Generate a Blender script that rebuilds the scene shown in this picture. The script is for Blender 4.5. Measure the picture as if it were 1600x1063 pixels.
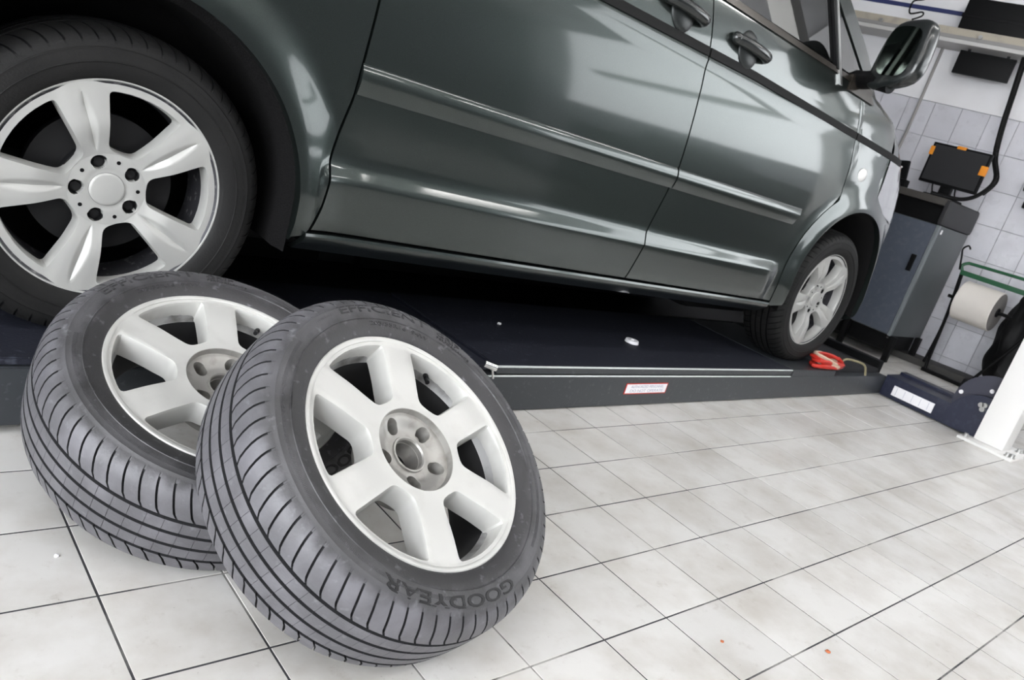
import bpy, bmesh, math, random
from mathutils import Vector, Matrix
random.seed(7)
PI = math.pi
for o in list(bpy.data.objects):
    bpy.data.objects.remove(o, do_unlink=True)
SC = bpy.context.scene
COL = SC.collection

# ------------------------------------------------------------------ camera
cd = bpy.data.cameras.new('camera'); cam = bpy.data.objects.new('camera', cd); COL.objects.link(cam)
cd.sensor_width = 36.0; cd.sensor_fit = 'HORIZONTAL'; cd.lens = 27.697
cd.clip_start = 0.02; cd.clip_end = 60
cd.dof.use_dof = True; cd.dof.focus_distance = 1.45; cd.dof.aperture_fstop = 11.0
RW = ((0.7284813, 0.02697049, 0.68453457), (-0.62084585, -0.39640733, 0.67632215), (0.28959526, -0.9176785, -0.27203081))
cam.matrix_world = Matrix(((RW[0][0], -RW[0][1], -RW[0][2], 0.0), (RW[1][0], -RW[1][1], -RW[1][2], 0.0),
                           (RW[2][0], -RW[2][1], -RW[2][2], 0.9), (0, 0, 0, 1)))
SC.camera = cam
# ------------------------------------------------------------------ world, exposure
wd = bpy.data.worlds.new('world'); SC.world = wd; wd.use_nodes = True
wd.node_tree.nodes['Background'].inputs[0].default_value = (0.8, 0.87, 1.0, 1)
wd.node_tree.nodes['Background'].inputs[1].default_value = 0.6
SC.view_settings.view_transform = 'Standard'; SC.view_settings.look = 'None'
SC.view_settings.gamma = 1.0; SC.view_settings.use_curve_mapping = False
SC.view_settings.exposure = 0.68
TUBE_POWER = 16.0        # ceiling tube fittings
PANE_POWER = 7.5         # daylight on the frosted garage door panes, left
ADDED_WINDOW_POWER = 2.6       # glow of the unseen windows added along the right wall

# ------------------------------------------------------------------ materials
MATS = {}
def mat(name, col, rough=0.5, metal=0.0, coat=0.0, noise=None, bump=None, emit=None, spec=0.5, trans=None):
    if name in MATS: return MATS[name]
    m = bpy.data.materials.new(name); m.use_nodes = True
    nt = m.node_tree; b = nt.nodes['Principled BSDF']
    b.inputs['Base Color'].default_value = (*col, 1); b.inputs['Roughness'].default_value = rough
    b.inputs['Metallic'].default_value = metal; b.inputs['Specular IOR Level'].default_value = spec
    if coat: b.inputs['Coat Weight'].default_value = coat; b.inputs['Coat Roughness'].default_value = 0.07
    if noise:   # list of (scale, colour, lo, hi)
        prev = None
        g = nt.nodes.new('ShaderNodeNewGeometry'); tc = nt.nodes.new('ShaderNodeTexCoord')
        for (sc, c2, lo, hi, space) in noise:
            n = nt.nodes.new('ShaderNodeTexNoise'); n.inputs['Scale'].default_value = sc; n.inputs['Detail'].default_value = 6
            nt.links.new((g.outputs['Position'] if space == 'w' else tc.outputs['Object']), n.inputs['Vector'])
            r = nt.nodes.new('ShaderNodeMapRange'); r.inputs['From Min'].default_value = lo; r.inputs['From Max'].default_value = hi
            nt.links.new(n.outputs['Fac'], r.inputs['Value'])
            x = nt.nodes.new('ShaderNodeMix'); x.data_type = 'RGBA'
            nt.links.new(r.outputs['Result'], x.inputs['Factor'])
            if prev: nt.links.new(prev, x.inputs['A'])
            else: x.inputs['A'].default_value = (*col, 1)
            x.inputs['B'].default_value = (*c2, 1); prev = x.outputs['Result']
        nt.links.new(prev, b.inputs['Base Color'])
    if bump:
        n = nt.nodes.new('ShaderNodeTexNoise'); n.inputs['Scale'].default_value = bump[0]; n.inputs['Detail'].default_value = 4
        tc2 = nt.nodes.new('ShaderNodeTexCoord'); nt.links.new(tc2.outputs['Object'], n.inputs['Vector'])
        bp = nt.nodes.new('ShaderNodeBump'); bp.inputs['Strength'].default_value = bump[1]; bp.inputs['Distance'].default_value = 0.002
        nt.links.new(n.outputs['Fac'], bp.inputs['Height']); nt.links.new(bp.outputs['Normal'], b.inputs['Normal'])
    if emit:
        b.inputs['Emission Color'].default_value = (*emit[0], 1); b.inputs['Emission Strength'].default_value = emit[1]
    if trans: b.inputs['Transmission Weight'].default_value = trans
    MATS[name] = m; return m

def glass_mat(name, tint, mixfac):
    if name in MATS: return MATS[name]
    m = bpy.data.materials.new(name); m.use_nodes = True; nt = m.node_tree
    for n in list(nt.nodes):
        if n.type != 'OUTPUT_MATERIAL': nt.nodes.remove(n)
    out = [n for n in nt.nodes if n.type == 'OUTPUT_MATERIAL'][0]
    t = nt.nodes.new('ShaderNodeBsdfTransparent'); t.inputs[0].default_value = (*tint, 1)
    g = nt.nodes.new('ShaderNodeBsdfGlossy'); g.inputs['Roughness'].default_value = 0.02
    f = nt.nodes.new('ShaderNodeFresnel'); f.inputs['IOR'].default_value = 1.6
    a = nt.nodes.new('ShaderNodeMath'); a.operation = 'ADD'; a.inputs[1].default_value = mixfac; a.use_clamp = True
    x = nt.nodes.new('ShaderNodeMixShader')
    nt.links.new(f.outputs[0], a.inputs[0]); nt.links.new(a.outputs[0], x.inputs[0])
    nt.links.new(t.outputs[0], x.inputs[1]); nt.links.new(g.outputs[0], x.inputs[2]); nt.links.new(x.outputs[0], out.inputs[0])
    MATS[name] = m; return m

def tile_mat(name, col, dirt, dirt2, rough):
    m = bpy.data.materials.new(name); m.use_nodes = True; nt = m.node_tree; b = nt.nodes['Principled BSDF']
    oi = nt.nodes.new('ShaderNodeObjectInfo'); g = nt.nodes.new('ShaderNodeNewGeometry')
    def noise(sc, det=8, rg=0.6):
        n = nt.nodes.new('ShaderNodeTexNoise'); n.inputs['Scale'].default_value = sc; n.inputs['Detail'].default_value = det
        n.inputs['Roughness'].default_value = rg; nt.links.new(g.outputs['Position'], n.inputs['Vector']); return n
    def mr(sock, a, bb, c=0.0, d=1.0):
        r = nt.nodes.new('ShaderNodeMapRange'); r.inputs['From Min'].default_value = a; r.inputs['From Max'].default_value = bb
        r.inputs['To Min'].default_value = c; r.inputs['To Max'].default_value = d; nt.links.new(sock, r.inputs['Value']); return r.outputs['Result']
    def mix(fac, A, B):
        x = nt.nodes.new('ShaderNodeMix'); x.data_type = 'RGBA'; nt.links.new(fac, x.inputs['Factor'])
        if isinstance(A, tuple): x.inputs['A'].default_value = (*A, 1)
        else: nt.links.new(A, x.inputs['A'])
        x.inputs['B'].default_value = (*B, 1); return x.outputs['Result']
    c = mix(mr(noise(5.0).outputs['Fac'], 0.40, 0.74, 0, 0.85), col, dirt)
    c = mix(mr(noise(17.0, 10, 0.7).outputs['Fac'], 0.58, 0.8, 0, 0.6), c, dirt2)
    c = mix(mr(noise(160.0, 2).outputs['Fac'], 0.72, 0.78, 0, 0.5), c, tuple(0.35 * v for v in dirt2))
    h = nt.nodes.new('ShaderNodeHueSaturation'); nt.links.new(c, h.inputs['Color'])
    nt.links.new(mr(oi.outputs['Random'], 0, 1, 0.93, 1.04), h.inputs['Value']); nt.links.new(h.outputs['Color'], b.inputs['Base Color'])
    nt.links.new(mr(noise(9.0).outputs['Fac'], 0.3, 0.7, rough, rough + 0.2), b.inputs['Roughness'])
    MATS[name] = m; return m

M_TILE = tile_mat('floor_tile', (0.68, 0.668, 0.645), (0.47, 0.44, 0.395), (0.32, 0.275, 0.23), 0.30)
M_WTILE = tile_mat('wall_tile', (0.60, 0.60, 0.645), (0.52, 0.52, 0.56), (0.47, 0.46, 0.48), 0.22)
M_GROUT = mat('grout', (0.045, 0.045, 0.05), 0.9, noise=[(2.2, (0.36, 0.35, 0.33), 0.50, 0.62, 'w'), (25.0, (0.03, 0.03, 0.033), 0.55, 0.7, 'w')])
M_WGROUT = mat('wall_grout', (0.26, 0.26, 0.29), 0.9)
M_WHITE = mat('white_paint', (0.80, 0.80, 0.82), 0.6, noise=[(2.0, (0.72, 0.71, 0.72), 0.4, 0.7, 'w')])
M_GREYW = mat('grey_wall', (0.10, 0.10, 0.11), 0.8)
M_CEIL = mat('ceiling_paint', (0.34, 0.34, 0.35), 0.8)
M_PAINT = mat('van_paint', (0.032, 0.041, 0.038), 0.30, 0.85, 1.0, noise=[(900.0, (0.048, 0.061, 0.057), 0.35, 0.75, 'w')])
M_BLACK = mat('black_plastic', (0.004, 0.004, 0.0044), 0.5, spec=0.15)
M_STRIP = mat('black_rubber_strip', (0.004, 0.004, 0.004), 0.6, spec=0.15)
M_GLOSSBLACK = mat('gloss_black', (0.012, 0.014, 0.014), 0.25, coat=0.35)
M_LINER = mat('arch_liner', (0.006, 0.0058, 0.006), 0.95, spec=0.1, bump=(240, 1.0))
def rubber_mat():
    m = bpy.data.materials.new('tyre_rubber'); m.use_nodes = True; nt = m.node_tree; b = nt.nodes['Principled BSDF']; L = nt.links.new
    tc = nt.nodes.new('ShaderNodeTexCoord'); sx = nt.nodes.new('ShaderNodeSeparateXYZ'); L(tc.outputs['Object'], sx.inputs[0])
    cb = nt.nodes.new('ShaderNodeCombineXYZ'); L(sx.outputs[0], cb.inputs[0]); L(sx.outputs[1], cb.inputs[1])
    ln = nt.nodes.new('ShaderNodeVectorMath'); ln.operation = 'LENGTH'; L(cb.outputs[0], ln.inputs[0])
    def noise(sc, det=6):
        n = nt.nodes.new('ShaderNodeTexNoise'); n.inputs['Scale'].default_value = sc; n.inputs['Detail'].default_value = det; L(tc.outputs['Object'], n.inputs['Vector']); return n.outputs['Fac']
    def mr(v, a, c, d=0.0, e=1.0):
        r = nt.nodes.new('ShaderNodeMapRange'); L(v, r.inputs['Value'])
        for k, q in (('From Min', a), ('From Max', c), ('To Min', d), ('To Max', e)): r.inputs[k].default_value = q
        return r.outputs['Result']
    def mix(f, A, B):
        x = nt.nodes.new('ShaderNodeMix'); x.data_type = 'RGBA'; L(f, x.inputs['Factor'])
        for sck, q in (('A', A), ('B', B)):
            if isinstance(q, tuple): x.inputs[sck].default_value = (*q, 1)
            else: L(q, x.inputs[sck])
        return x.outputs['Result']
    add = nt.nodes.new('ShaderNodeMath'); add.operation = 'ADD'; L(ln.outputs['Value'], add.inputs[0]); L(mr(noise(28, 8), 0.3, 0.7, -0.012, 0.012), add.inputs[1])
    c = mix(mr(noise(10), 0.4, 0.7), (0.055, 0.054, 0.057), (0.082, 0.080, 0.086))
    t = mix(mr(noise(14), 0.40, 0.68), (0.092, 0.090, 0.098), (0.135, 0.132, 0.145))
    c = mix(mr(add.outputs[0], 0.246, 0.266), (0.030, 0.029, 0.031), c)  # shade towards the bead is put into the rubber colour
    c = mix(mr(add.outputs[0], 0.284, 0.301), c, t)
    c = mix(mr(noise(60), 0.62, 0.80, 0, 0.7), c, (0.20, 0.20, 0.215))
    L(c, b.inputs['Base Color']); b.inputs['Roughness'].default_value = 0.5
    bp = nt.nodes.new('ShaderNodeBump'); bp.inputs['Strength'].default_value = 0.25; bp.inputs['Distance'].default_value = 0.002
    L(noise(220, 4), bp.inputs['Height']); L(bp.outputs['Normal'], b.inputs['Normal'])
    return m
M_RUBBER = rubber_mat()
M_RUBBER_IN = mat('tyre_groove', (0.012, 0.012, 0.014), 0.9)
M_LETTER = mat('tyre_letter', (0.016, 0.0155, 0.0165), 0.5, spec=0.3)
M_LETTER2 = mat('tyre_letter_dusty', (0.038, 0.037, 0.039), 0.5, spec=0.3)
M_VRUBBER = mat('van_tyre_rubber', (0.0065, 0.0064, 0.0064), 0.66, spec=0.3, noise=[(10.0, (0.010, 0.0097, 0.0094), 0.45, 0.7, 'o')], bump=(200, 0.25))
M_ALLOY = mat('alloy_silver', (0.54, 0.537, 0.515), 0.42, 0.25, noise=[(14.0, (0.46, 0.455, 0.435), 0.52, 0.75, 'o')])
M_DARKIN = mat('barrel_deep', (0.012, 0.012, 0.013), 0.8)  # deeper part of the barrel, much darker than its front
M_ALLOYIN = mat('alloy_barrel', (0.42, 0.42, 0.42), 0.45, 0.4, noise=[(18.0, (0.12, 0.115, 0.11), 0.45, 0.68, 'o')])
M_HUB = mat('alloy_hub', (0.36, 0.35, 0.33), 0.4, 0.6, noise=[(35.0, (0.22, 0.21, 0.19), 0.5, 0.75, 'o')])
M_VALLOY = mat('van_alloy', (0.41, 0.41, 0.395), 0.42, 0.25, noise=[(12.0, (0.42, 0.42, 0.40), 0.5, 0.8, 'o')])
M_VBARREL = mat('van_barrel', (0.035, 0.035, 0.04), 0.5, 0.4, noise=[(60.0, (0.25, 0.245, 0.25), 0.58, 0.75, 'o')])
M_DARKSTEEL = mat('dark_steel', (0.010, 0.010, 0.011), 0.55, 0.3)
M_EDGEGLINT = mat('edge_glint', (0.70, 0.74, 0.73), 0.35, 0.2)  # pale colour standing in for highlights on the lift edges
M_STEEL = mat('steel', (0.55, 0.55, 0.54), 0.28, 0.9)
M_CHROME = mat('chrome', (0.8, 0.8, 0.8), 0.1, 1.0)
M_LIFT = mat('lift_paint', (0.032, 0.036, 0.041), 0.36, noise=[(60.0, (0.07, 0.075, 0.08), 0.6, 0.75, 'w')], bump=(120, 0.08))
M_DECK = mat('lift_deck', (0.013, 0.0145, 0.023), 0.6, spec=0.3, noise=[(45.0, (0.04, 0.044, 0.06), 0.60, 0.72, 'w'), (150.0, (0.25, 0.25, 0.26), 0.725, 0.75, 'w')], bump=(160, 0.3))
M_BLUE = mat('lift_blue', (0.013, 0.016, 0.036), 0.4, noise=[(40.0, (0.022, 0.026, 0.048), 0.5, 0.7, 'w')])
M_DARKBLUE = mat('stripe_blue', (0.02, 0.03, 0.12), 0.5)
M_CAB = mat('cabinet_paint', (0.068, 0.080, 0.105), 0.42, noise=[(30.0, (0.085, 0.095, 0.12), 0.5, 0.7, 'w')])
M_CABSIDE = mat('cabinet_side', (0.075, 0.085, 0.090), 0.35)
M_ORANGE = mat('orange', (0.85, 0.30, 0.02), 0.5)
M_RED = mat('red', (0.50, 0.025, 0.015), 0.5)
M_LABELWHITE = mat('label_white', (0.85, 0.84, 0.86), 0.5)
M_LABELTXT = mat('label_print', (0.42, 0.42, 0.52), 0.6)
M_PAPER = mat('paper', (0.74, 0.70, 0.65), 0.9)
M_PAPEREND = mat('paper_end', (0.17, 0.16, 0.155), 0.9)
M_GREEN = mat('green_tube', (0.02, 0.10, 0.045), 0.4)
M_BAG = mat('bag', (0.006, 0.006, 0.0065), 0.6, spec=0.25)
M_WOOD = mat('shelf_beam', (0.42, 0.38, 0.31), 0.6, noise=[(12.0, (0.33, 0.30, 0.26), 0.5, 0.7, 'w')])
M_COLUMN = mat('column_white', (0.80, 0.79, 0.77), 0.4)
M_TAN = mat('tan', (0.30, 0.24, 0.15), 0.6)
M_RUST = mat('rust', (0.45, 0.13, 0.05), 0.8)
M_GLASS = glass_mat('van_glass', (0.42, 0.47, 0.45), 0.22)
M_LAMP = mat('lamp_lens', (0.55, 0.56, 0.57), 0.08, 0.6, 1.0)
M_MIRROR = mat('mirror_glass', (0.06, 0.075, 0.068), 0.05, 1.0)
M_TRIM = mat('window_trim', (0.05, 0.043, 0.036), 0.25, 0.5)
M_SEAT = mat('seat_fabric', (0.03, 0.03, 0.032), 0.9)
M_TUBE = mat('tube_light', (1, 1, 1), 0.5, emit=((1.0, 0.985, 0.95), TUBE_POWER))
M_PANE2 = mat('added_window_glow', (1, 1, 1), 0.5, emit=((0.93, 0.97, 1.0), ADDED_WINDOW_POWER))
M_PANE = mat('lit_pane', (1, 1, 1), 0.5, emit=((0.93, 0.96, 1.0), PANE_POWER))

# ------------------------------------------------------------------ mesh helpers
def link(name, me, m, parent=None, sharp=35):
    ms = m if isinstance(m, (list, tuple)) else [m]
    for k in ms: me.materials.append(k)
    o = bpy.data.objects.new(name, me); COL.objects.link(o)
    if parent: o.parent = parent
    for p in me.polygons: p.use_smooth = True
    try: me.set_sharp_from_angle(angle=math.radians(sharp))
    except Exception: pass
    return o
def fromlists(name, vs, fs, m, parent=None, off=None, sharp=35):
    if off is not None: vs = [(v[0] - off[0], v[1] - off[1], v[2] - off[2]) for v in vs]
    me = bpy.data.meshes.new(name); me.from_pydata([tuple(v) for v in vs], [], fs); me.update()
    return link(name, me, m, parent, sharp)
def frombm(name, bm, m, parent=None, off=None, sharp=35, recalc=True):
    if off is not None: bmesh.ops.translate(bm, verts=bm.verts, vec=(-off[0], -off[1], -off[2]))
    if recalc: bmesh.ops.recalc_face_normals(bm, faces=bm.faces)
    me = bpy.data.meshes.new(name); bm.to_mesh(me); bm.free()
    return link(name, me, m, parent, sharp)
def box(bm, x0, x1, y0, y1, z0, z1, bev=0.0, mtx=None, mi=0):
    r = bmesh.ops.create_cube(bm, size=1.0)
    bmesh.ops.scale(bm, vec=(x1 - x0, y1 - y0, z1 - z0), verts=r['verts'])
    bmesh.ops.translate(bm, vec=((x0 + x1) / 2, (y0 + y1) / 2, (z0 + z1) / 2), verts=r['verts'])
    vs = r['verts']
    if bev:
        es = list({e for v in vs for e in v.link_edges})
        rr = bmesh.ops.bevel(bm, geom=es, offset=bev, segments=2, affect='EDGES', profile=0.7)
        vs = list({v for f in rr['faces'] for v in f.verts} | {v for v in vs if v.is_valid})
    if mtx is not None: bmesh.ops.transform(bm, matrix=mtx, verts=[v for v in vs if v.is_valid])
    if mi:
        for f in {f for v in vs if v.is_valid for f in v.link_faces}: f.material_index = mi
    return vs
def boxo(name, x0, x1, y0, y1, z0, z1, m, parent=None, off=None, bev=0.004, mtx=None):
    bm = bmesh.new(); box(bm, x0, x1, y0, y1, z0, z1, bev, mtx); return frombm(name, bm, m, parent, off)
def cyl(bm, p0, p1, r, seg=20, r2=None, caps=True):
    p0 = Vector(p0); p1 = Vector(p1); d = p1 - p0
    q = Vector((0, 0, 1)).rotation_difference(d.normalized()).to_matrix().to_4x4()
    bmesh.ops.create_cone(bm, cap_ends=caps, segments=seg, radius1=r, radius2=(r if r2 is None else r2), depth=d.length,
                          matrix=Matrix.Translation((p0 + p1) / 2) @ q)
def tube(bm, pts, r, seg=8):
    pts = [Vector(p) for p in pts]; rings = []; up = Vector((0.13, 0.31, 0.94)).normalized()
    for i, p in enumerate(pts):
        d = (pts[min(i + 1, len(pts) - 1)] - pts[max(i - 1, 0)]).normalized()
        a = d.cross(up)
        if a.length < 1e-3: a = d.cross(Vector((1, 0, 0)))
        a.normalize(); b = d.cross(a)
        rings.append([bm.verts.new(p + r * (math.cos(2 * PI * k / seg) * a + math.sin(2 * PI * k / seg) * b)) for k in range(seg)])
    for i in range(len(rings) - 1):
        for k in range(seg):
            bm.faces.new((rings[i][k], rings[i][(k + 1) % seg], rings[i + 1][(k + 1) % seg], rings[i + 1][k]))
    bm.faces.new(rings[0]); bm.faces.new(rings[-1][::-1])
def spline(pts, n=8):
    out = []; P = [Vector(p) for p in pts]
    for i in range(len(P) - 1):
        a = P[max(i - 1, 0)]; b = P[i]; c = P[i + 1]; d = P[min(i + 2, len(P) - 1)]
        for k in range(n):
            t = k / n
            out.append(0.5 * ((2 * b) + (c - a) * t + (2 * a - 5 * b + 4 * c - d) * t * t + (3 * b - a - 3 * c + d) * t ** 3))
    out.append(P[-1]); return out
def tubeo(name, pts, r, m, parent=None, off=None, seg=8, smooth=0):
    bm = bmesh.new(); tube(bm, spline(pts, smooth) if smooth else pts, r, seg); return frombm(name, bm, m, parent, off)
def revolve(prof, seg, closed=False):
    vs = []; fs = []; n = len(prof)
    for k in range(seg):
        a = 2 * PI * k / seg
        for (z, r) in prof: vs.append((r * math.cos(a), r * math.sin(a), z))
    for k in range(seg):
        k2 = (k + 1) % seg
        for j in range(n - 1): fs.append((k * n + j, k2 * n + j, k2 * n + j + 1, k * n + j + 1))
    return vs, fs
def merge(parts):
    V = []; F = []
    for vs, fs in parts:
        o = len(V); V += list(vs); F += [tuple(i + o for i in f) for f in fs]
    return V, F
def empty(name, loc=(0, 0, 0), rot=None, parent=None):
    o = bpy.data.objects.new(name, None); COL.objects.link(o); o.empty_display_size = 0.1
    o.location = loc
    if rot is not None: o.matrix_world = Matrix.Translation(loc) @ rot
    if parent: o.parent = parent
    return o
def tag(o, label, cat, group=None, kind=None):
    o['label'] = label; o['category'] = cat
    if group: o['group'] = group
    if kind: o['kind'] = kind
    return o
def struct(o): o['kind'] = 'structure'; return o
def lerp_table(T, v):
    if v <= T[0][0]: return T[0][1]
    for (a, b), (c, d) in zip(T, T[1:]):
        if v <= c: return b + (d - b) * (v - a) / (c - a)
    return T[-1][1]
def smooth01(t): t = max(0.0, min(1.0, t)); return t * t * (3 - 2 * t)
def text_mesh(body, size, extrude, bold=0.0):
    cu = bpy.data.curves.new('lettering', 'FONT'); cu.body = body; cu.size = size; cu.extrude = extrude; cu.resolution_u = 3; cu.offset = bold
    ob = bpy.data.objects.new('lettering', cu); COL.objects.link(ob); bpy.context.view_layer.update()
    me = bpy.data.meshes.new_from_object(ob); bpy.data.objects.remove(ob, do_unlink=True); bpy.data.curves.remove(cu)
    return me

# ================================================================== ROOM
# --- floor: sub-base, tiles as parts
PX, PY, X0, Y0 = 0.2022, 0.1978, 0.387, 0.298
fl = boxo('floor', -3.4, 8.2, -6.1, 5.7, -0.12, -0.0012, M_GROUT, bev=0); struct(fl)
def tile_mesh(w, h, t, bv=0.0016):
    bm = bmesh.new(); box(bm, -w / 2, w / 2, -h / 2, h / 2, -t, 0.0, 0)
    es = [e for e in bm.edges if all(v.co.z > -1e-6 for v in e.verts)]
    bmesh.ops.bevel(bm, geom=es, offset=bv, segments=1, affect='EDGES')
    me = bpy.data.meshes.new('tile'); bm.to_mesh(me); bm.free(); return me
tm = tile_mesh(PX - 0.0042, PY - 0.0044, 0.010, 0.0004); tm.materials.append(M_TILE)
near = set()
cells = []
for i in range(-16, 39):
    for j in range(-30, 27):
        cx, cy = X0 + (i + 0.5) * PX, Y0 + (j + 0.5) * PY
        cells.append((i, j, cx, cy))
def showing(cx, cy):
    v = Vector((cx, cy, -0.9)); c = [sum(v[r] * RW[r][k] for r in range(3)) for k in range(3)]
    if c[2] < 0.1: return False
    px, py = c[0] / c[2] * 1231 + 800, c[1] / c[2] * 1231 + 531
    return -260 < px < 1800 and -100 < py < 1320
for (i, j, cx, cy) in cells:
    if showing(cx, cy) and cy < 1.75 and cx < 4.95: near.add((i, j))
while len(near) > 298: near.remove(max(near, key=lambda t: (t[0] * PX) ** 2 + (t[1] * PY) ** 2))
for (i, j) in sorted(near):
    o = bpy.data.objects.new('floor_tile', tm); COL.objects.link(o); o.parent = fl
    o.location = (X0 + (i + 0.5) * PX, Y0 + (j + 0.5) * PY, random.uniform(-0.0003, 0.0))
vs = []; fs = []
for (i, j, cx, cy) in cells:
    if (i, j) in near: continue
    a, b = (PX - 0.0046) / 2, (PY - 0.0050) / 2; k = len(vs)
    vs += [(cx - a, cy - b, 0), (cx + a, cy - b, 0), (cx + a, cy + b, 0), (cx - a, cy + b, 0),
           (cx - a, cy - b, -.004), (cx + a, cy - b, -.004), (cx + a, cy + b, -.004), (cx - a, cy + b, -.004)]
    fs += [(k, k + 1, k + 2, k + 3), (k, k + 4, k + 5, k + 1), (k + 1, k + 5, k + 6, k + 2), (k + 2, k + 6, k + 7, k + 3), (k + 3, k + 7, k + 4, k)]
o = fromlists('tile_field', vs, fs, M_TILE, fl); o['kind'] = 'stuff'

# --- wall at the right, in its own frame: u along the wall, z up, n towards the room
WU = Vector((-0.184, 0.983, 0)).normalized(); WN = Vector((-0.983, -0.184, 0)).normalized(); W0 = Vector((6.5, 2.0, 0))
WM = Matrix(((WU.x, -WN.x, 0, W0.x), (WU.y, -WN.y, 0, W0.y), (0, 0, 1, 0), (0, 0, 0, 1)))   # local x=u, y=-n(into wall), z=up
def wp(u, z, off=0.0): return W0 + WU * u + WN * off + Vector((0, 0, z))
wr = bmesh.new(); box(wr, -8.3, 3.9, 0.010, 0.16, -0.1, 3.8, 0)
wr = frombm('wall_right', wr, M_WGROUT); wr.matrix_world = WM; struct(wr)
bm = bmesh.new(); box(bm, -8.3, 3.9, -0.002, 0.0105, 1.857, 3.8, 0)
o = frombm('painted_plaster', bm, M_WHITE, wr)
TW, TH = 0.194, 0.25
wt = tile_mesh(TW - 0.003, TH - 0.003, 0.010, 0.001); wt.materials.append(M_WTILE)
frame_t = set()
vs = []; fs = []
for i in range(-42, 20):
    for j in range(-1, 7):
        u = 0.179 + (i + 0.5) * TW; zc = 0.105 + (j + 0.5) * TH; h = TH - 0.003
        z0, z1 = zc - h / 2, zc + h / 2
        if j == -1: z0 = 0.0
        if -1.6 < u < 2.3 and j >= 0:
            o = bpy.data.objects.new('wall_tile', wt); COL.objects.link(o); o.parent = wr
            o.location = (u, 0.0, zc); o.rotation_euler = (PI / 2, 0, 0)
        else:
            a = (TW - 0.003) / 2; k = len(vs)
            vs += [(u - a, 0, z0), (u + a, 0, z0), (u + a, 0, z1), (u - a, 0, z1)]; fs += [(k, k + 1, k + 2, k + 3)]
o = fromlists('tile_field', vs, fs, M_WTILE, wr); o['kind'] = 'stuff'
bm = bmesh.new(); box(bm, -8.2, 3.8, -0.010, -0.002, 2.475, 2.505, 0.002)
o = frombm('trim_1', bm, M_DARKBLUE); o.matrix_world = WM; struct(o)
bm = bmesh.new(); box(bm, -8.2, 3.6, -0.25, -0.0005, 0.0, 0.05, 0.006)
o = frombm('baseboard_right', bm, mat('dark_kerb', (0.05, 0.048, 0.045), 0.7)); o.matrix_world = WM; struct(o)
o = boxo('wall_left', -3.5, -3.35, -6.1, 5.7, -0.1, 3.8, M_GREYW, bev=0); struct(o)
o = boxo('wall_back', -3.5, 6.2, 5.55, 5.7, -0.1, 3.8, M_GREYW, bev=0); struct(o)
o = boxo('wall_front', -3.5, 8.2, -6.1, -5.95, -0.1, 3.8, M_GREYW, bev=0); struct(o)
o = boxo('ceiling', -3.5, 8.2, -6.1, 5.7, 3.6, 3.75, M_CEIL, bev=0); struct(o)
# garage door of frosted panes in the left wall (daylight)
gd = boxo('door_1', -3.35, -3.30, -4.3, 1.3, 0.0, 3.1, mat('door_frame', (0.35, 0.36, 0.37), 0.5), bev=0.01); struct(gd)
for r in range(4):
    for c in range(5):
        boxo('pane', -3.305, -3.285, -4.2 + c * 1.1, -4.2 + c * 1.1 + 1.0, 0.12 + r * 0.74, 0.12 + r * 0.74 + 0.66, M_PANE, gd, bev=0)
# unseen lit windows added along the right wall, to brighten the van's reflections
bm = bmesh.new(); box(bm, -6.95, -1.7, -0.03, -0.002, 1.30, 3.52, 0.005); wi = frombm('added_window', bm, mat('window_frame', (0.45, 0.45, 0.46), 0.5)); wi.matrix_world = WM; struct(wi)
for c in range(2):
    bm = bmesh.new(); box(bm, -6.90 + c * 2.58, -6.90 + c * 2.58 + 2.56, -0.036, -0.028, 1.34, 3.48, 0); frombm('pane', bm, M_PANE2, wi)
# ceiling tube fittings
def fitting(x, y, label, L=1.5):
    e = empty('ceiling_light', (x, y, 3.5)); tag(e, label, 'ceiling light', 'tube fittings on the ceiling')
    bm = bmesh.new(); box(bm, -L / 2, L / 2, -0.11, 0.11, 0.035, 0.10, 0.01); frombm('housing', bm, M_WHITE, e)
    for s in (-1, 1):
        bm = bmesh.new(); cyl(bm, (-L / 2 + 0.03, s * 0.055, 0.012), (L / 2 - 0.03, s * 0.055, 0.012), 0.019, 12); frombm('tube', bm, M_TUBE, e)
for (x, y) in ((-1.2, -1.5), (0.9, -1.5), (3.0, -1.5), (5.1, -1.5), (-1.2, 0.5), (0.9, 0.5), (3.0, 0.5), (5.1, 0.5), (-1.2, -3.6), (0.9, -3.6)):
    fitting(x, y, 'white twin tube light fitting on the ceiling')

# ================================================================== WHEEL BUILDERS
def round_poly(pts, rad, seg=5):
    out = []; n = len(pts)
    for i in range(n):
        p = Vector(pts[i]); a = Vector(pts[i - 1]); b = Vector(pts[(i + 1) % n]); r = rad[i]
        if r <= 0: out.append(p); continue
        da = (a - p); db = (b - p); t = min(r, da.length * 0.48, db.length * 0.48)
        A = p + da.normalized() * t; B = p + db.normalized() * t
        for k in range(seg + 1):
            s = k / seg; out.append((1 - s) ** 2 * A + 2 * s * (1 - s) * p + s * s * B)
    return out
def resample(pts, M):
    pts = [Vector(p) for p in pts]; n = len(pts); L = [0.0]
    for i in range(n): L.append(L[-1] + (pts[(i + 1) % n] - pts[i]).length)
    out = []; k = 0
    for m in range(M):
        s = L[-1] * m / M
        while L[k + 1] < s - 1e-12: k += 1
        d = L[k + 1] - L[k]; t = (s - L[k]) / d if d > 1e-12 else 0
        out.append(pts[k] + (pts[(k + 1) % n] - pts[k]) * t)
    return out
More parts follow.
